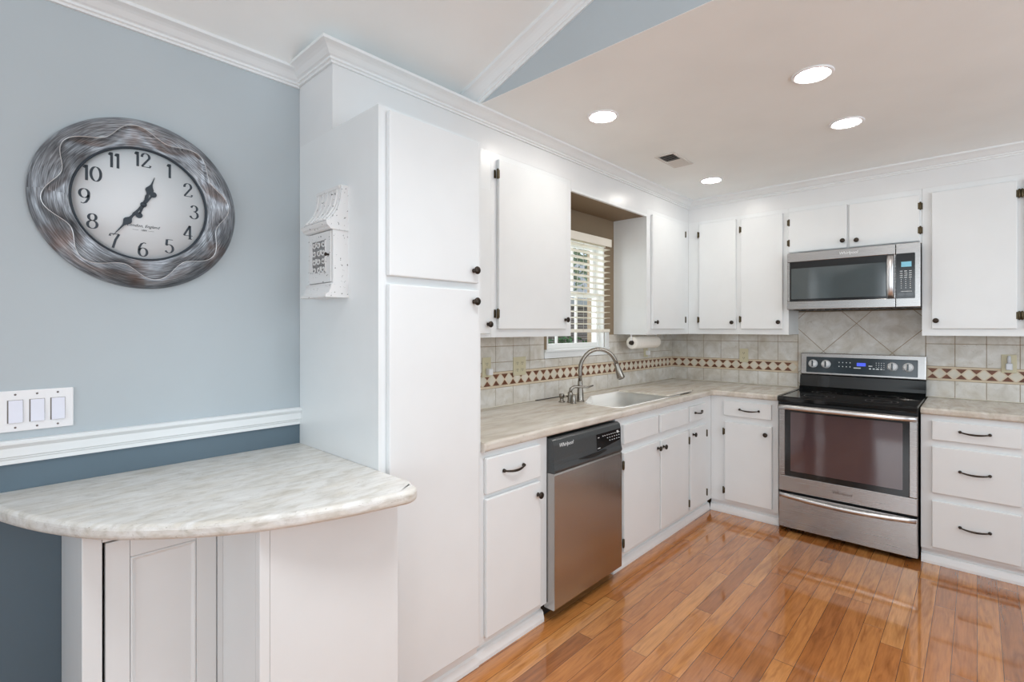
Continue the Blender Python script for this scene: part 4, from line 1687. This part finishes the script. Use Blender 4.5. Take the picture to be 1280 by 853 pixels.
bd_ = b.build('door', 'chip', t)
b = B(QF)
c0, c1, d0_, d1_ = e0 + .028, e1 - .036, f0 + .035, f1 - .028
b.mat(1).box((c0 + .001, d0_ + .001, .0615), (c1 - .001, d1_ - .001, .0624)).mat(0)  # grey sheet behind the scrolls, darker than the white paint
b.box((c0, d0_, .062), (c1, d0_ + .003, .0645)).box((c0, d1_ - .003, .062), (c1, d1_, .0645)).box((c0, d0_, .062), (c0 + .003, d1_, .0645)).box((c1 - .003, d0_, .062), (c1, d1_, .0645))
for r in range(4):
    for k in range(3):
        cx_, cz_ = c0 + (k + .5) * (c1 - c0) / 3, d0_ + (r + .5) * (d1_ - d0_) / 4
        sg = 1 if (r + k) % 2 else -1
        b.tube([(cx_ + sg * (.003 + .0019 * a) * math.cos(a), cz_ + (.003 + .0016 * a) * math.sin(a), .063) for a in [q * .5 for q in range(15)]], .0027, 6)
b.build('carving', ['chip', 'carving_back'], bd_)
B(QF).lathe([(0, .004), (.006, .003), (.009, .0065), (.013, .007), (.016, .003)], (e1 - .014, 1.660, .062), 'z', 14).build('knob', 'bronze', bd_)

# ------------------------------------------------------------------ switches and outlets
t = thing('light_switch_plate', 'white three-gang rocker switch plate on the blue wall at the left edge', 'light switch', (XW, .1225, 1.145))
SF = frameX(XW)
B(SF).box((.0375, 1.0845, .0005), (.2070, 1.2065, .0065), .003).build('switch_plate', 'white', t)
for y in (.0765, .1235, .1700):
    b = B(SF)
    b.box((y - .0172, 1.1105, .006), (y + .0172, 1.1785, .0072), .0005)
    fr_ = b.build('rocker_frame', 'graymarks', t)
    b = B(SF)
    b.prism([(1.1115, .0065), (1.1775, .0065), (1.1775, .0085), (1.145, .0100), (1.1115, .0125)], lambda p, q, h: Vector((h, p, q)), y - .0142, y + .0162)
    b.build('rocker', 'rocker', fr_)
    for z in (1.0965, 1.1945):
        B(SF).lathe([(.006, .0030), (.0072, .0028), (.0074, .0005)], (y, z, 0), 'z', 10).build('screw', 'graymarks', t)


def outlet(F, u, v, lab, gangs=1, name='wall_outlet'):
    p = F @ Vector((u, v, 0))
    o = thing(name, lab, 'outlet', tuple(p), 'ivory outlets on the tiled wall')
    hw = .035 + .023 * (gangs - 1)
    B(F).box((u - hw, v - .0575, TH), (u + hw, v + .0575, TH + .006), .0025).build('outlet_plate', 'ivory', o)
    for g_ in range(gangs):
        x = u + (g_ - (gangs - 1) / 2) * .046
        for dz in (-.021, .021):
            b = B(F)
            b.prism(rounded([(x - .016, v + dz - .014), (x + .016, v + dz - .014), (x + .016, v + dz + .014), (x - .016, v + dz + .014)], .008), lambda a, c, h: Vector((a, c, h)), TH + .005, TH + .0075)
            r_ = b.build('receptacle', 'ivory', o)
            b = B(F)
            for sx_ in (-.006, .006):
                b.box((x + sx_ - .0012, v + dz - .004, TH + .0072), (x + sx_ + .0012, v + dz + .006, TH + .0078))
            b.lathe([(TH + .0072, .0025), (TH + .0078, .0025)], (x, v + dz - .009, 0), 'z', 10)
            b.build('slots', 'blackmatte', r_)
    return o


WXF, WYF = frameX(XW), frameY(YW)
outlet(WXF, 2.010, 1.166, 'ivory outlet on the sink wall close to the pantry, a white plug in it')
outlet(WXF, 2.294, 1.158, 'ivory double outlet on the sink wall, left of the window', 2)
outlet(WXF, 3.905, 1.205, 'ivory outlet on the sink wall below the paper towel roll')
outlet(WYF, -1.453, 1.165, 'ivory outlet on the range wall, below the two-door corner cabinet')
outlet(WYF, .147, 1.170, 'ivory outlet on the range wall right of the range, holding a small night light')


def plug(F, u, v, lab, w, h, name, mat, tall=0):
    p = F @ Vector((u, v, 0))
    o = thing(name, lab, 'plug', tuple(p))
    B(F).box((u - w / 2, v - h / 2, TH + .008), (u + w / 2, v + h / 2, TH + .040), .006, 3).build('plug_body', mat, o)
    if tall:
        b = B(F)
        b.lathe([(0, w * .30), (tall * .7, w * .30), (tall * .92, w * .2), (tall, .001)], (0, 0, 0), 'z', 16)
        for vv in b.bm.verts:
            pass
        b.bm.free()
        b = B(F)
        pts_ = [(u, v + h / 2 - .002, TH + .024), (u, v + h / 2 + tall * .7, TH + .024), (u, v + h / 2 + tall * .92, TH + .024), (u, v + h / 2 + tall, TH + .024)]
        b.tube(pts_, [w * .30, w * .30, w * .22, .002], 14)
        b.build('night_light_bulb', 'clearplug', o)
    return o


plug(WXF, 2.014, 1.141, 'white plug in the outlet beside the pantry', .034, .038, 'plug_adapter', 'white')
plug(WXF, 3.905, 1.184, 'small white plug in the outlet below the paper towel roll', .032, .036, 'plug_adapter', 'white')
plug(WYF, .147, 1.152, 'small pale plug-in night light on the wall right of the range', .032, .042, 'night_light', 'clearplug', .05)

# ------------------------------------------------------------------ paper towel
t = thing('paper_towel_holder', 'dark paper towel holder fixed under the corner upper cabinet', 'paper towel holder', (-1.96, 3.62, 1.345))
PZ, PXX = 1.282, -1.955
b = B()
for y in (3.418, 3.818):
    b.box((PXX - .005, y - .002, 1.275), (PXX + .005, y + .002, 1.3435), .001)
b.box((PXX - .012, 3.418, 1.3405), (PXX + .012, 3.818, 1.3455), .001)
b.build('bracket', 'white', t)
B().tube([(PXX, 3.414, PZ), (PXX, 3.822, PZ)], .008, 12).build('rod', 'bronze', t)
B().lathe([(3.402, .006), (3.404, .015), (3.414, .017), (3.4145, .006)], (PXX, 0, PZ), 'y', 18).build('end_knob', 'bronze', t)
b = B()
b.lathe([(3.424, .019), (3.424, .046), (3.427, .048), (3.809, .048), (3.812, .046), (3.812, .019), (3.424, .019)], (PXX, 0, PZ), 'y', 40, cap=False)
b.build('paper_towel_roll', 'paper', loc=(PXX, 3.62, PZ))
rl = bpy.data.objects['paper_towel_roll']
tag(rl, 'white paper towel roll hanging sideways under the corner upper cabinet', 'paper towel')
b = B()
b.lathe([(3.4245, .0185), (3.4265, .0185), (3.4265, .009), (3.4245, .009), (3.4245, .0185)], (PXX, 0, PZ), 'y', 24, cap=False)
b.build('cardboard_core', 'cardboard', rl)

# ------------------------------------------------------------------ outdoors through the sink window
struct(B().box((-40, -20, -.6), (XW - .2, 50, -.5)), 'ground', 'grass')


def blob(name, c, r, mat, lab, cat, seed, flat=1.0, leaf=.12, nleaf=900):
    """a leafy mass: a core of foliage with hundreds of leaf blades standing off it"""
    rnd = random.Random(seed)
    t = thing(name, lab, cat, (c[0], c[1], -.5))
    bb = B()
    for _ in range(nleaf):
        a, z = rnd.uniform(0, 2 * PI), rnd.uniform(-1, 1)
        q = math.sqrt(1 - z * z)
        k = rnd.uniform(.55, 1.05)
        p = Vector((c[0] + r[0] * k * q * math.cos(a), c[1] + r[1] * k * q * math.sin(a), c[2] + r[2] * k * z))
        d = Vector((rnd.gauss(0, 1), rnd.gauss(0, 1), rnd.gauss(0, .6))).normalized()
        e_ = d.orthogonal().normalized()
        L_ = leaf * rnd.uniform(.6, 1.2)
        vs = [bb.bm.verts.new(v) for v in (p - d * L_, p + e_ * L_ * .45, p + d * L_, p - e_ * L_ * .45)]
        bb.bm.faces.new(vs)
    bb.build('foliage', mat, t)
    b2 = B()
    b2.tube([(c[0], c[1], -.5), (c[0] + .03, c[1], c[2] - r[2] * .5), (c[0], c[1] + .05, c[2] + r[2] * .2)], [.09 * r[0], .07 * r[0], .03], 8)
    b2.build('trunk', 'bark', t)
    return t


blob('garden_hedge', (-4.3, 5.45, .45), (.8, 1.25, .85), 'hedge', 'dark green bush seen low through the sink window', 'bush', 3, leaf=.06, nleaf=2600)
blob('garden_tree', (-8.2, 10.6, 4.3), (1.6, 1.9, 1.9), 'treeleaf', 'leafy green tree seen high through the sink window', 'tree', 5, leaf=.12, nleaf=2200)
t = thing('neighbour_house', 'grey brick house with a pale roof, seen through the sink window', 'house', (-10, 13, -.5))
HXF = frameX(-8.0)
b = B()
b.box((-13, 11.6, -.5), (-9.0, 19, 2.1))
b.build('brick_wall', 'brick', t)
b = B()
b.prism([(-8.6, 2.05), (-8.6, 2.22), (-11, 4.0), (-13.4, 2.22), (-13.4, 2.05), (-11, 3.8)], lambda p, q, h: Vector((p, h, q)), 11.2, 19.3)
b.build('roof', 'roof', t)
b = B()
b.prism([(-9.0, 2.1), (-11, 3.78), (-13, 2.1)], lambda p, q, h: Vector((p, h, q)), 11.6, 11.75)
b.build('gable', 'trim', t)
b = B()
b.box((-9.02, 13.2, .5), (-8.97, 14.2, 1.8), .01)
b.build('house_window', 'darktrim', t)
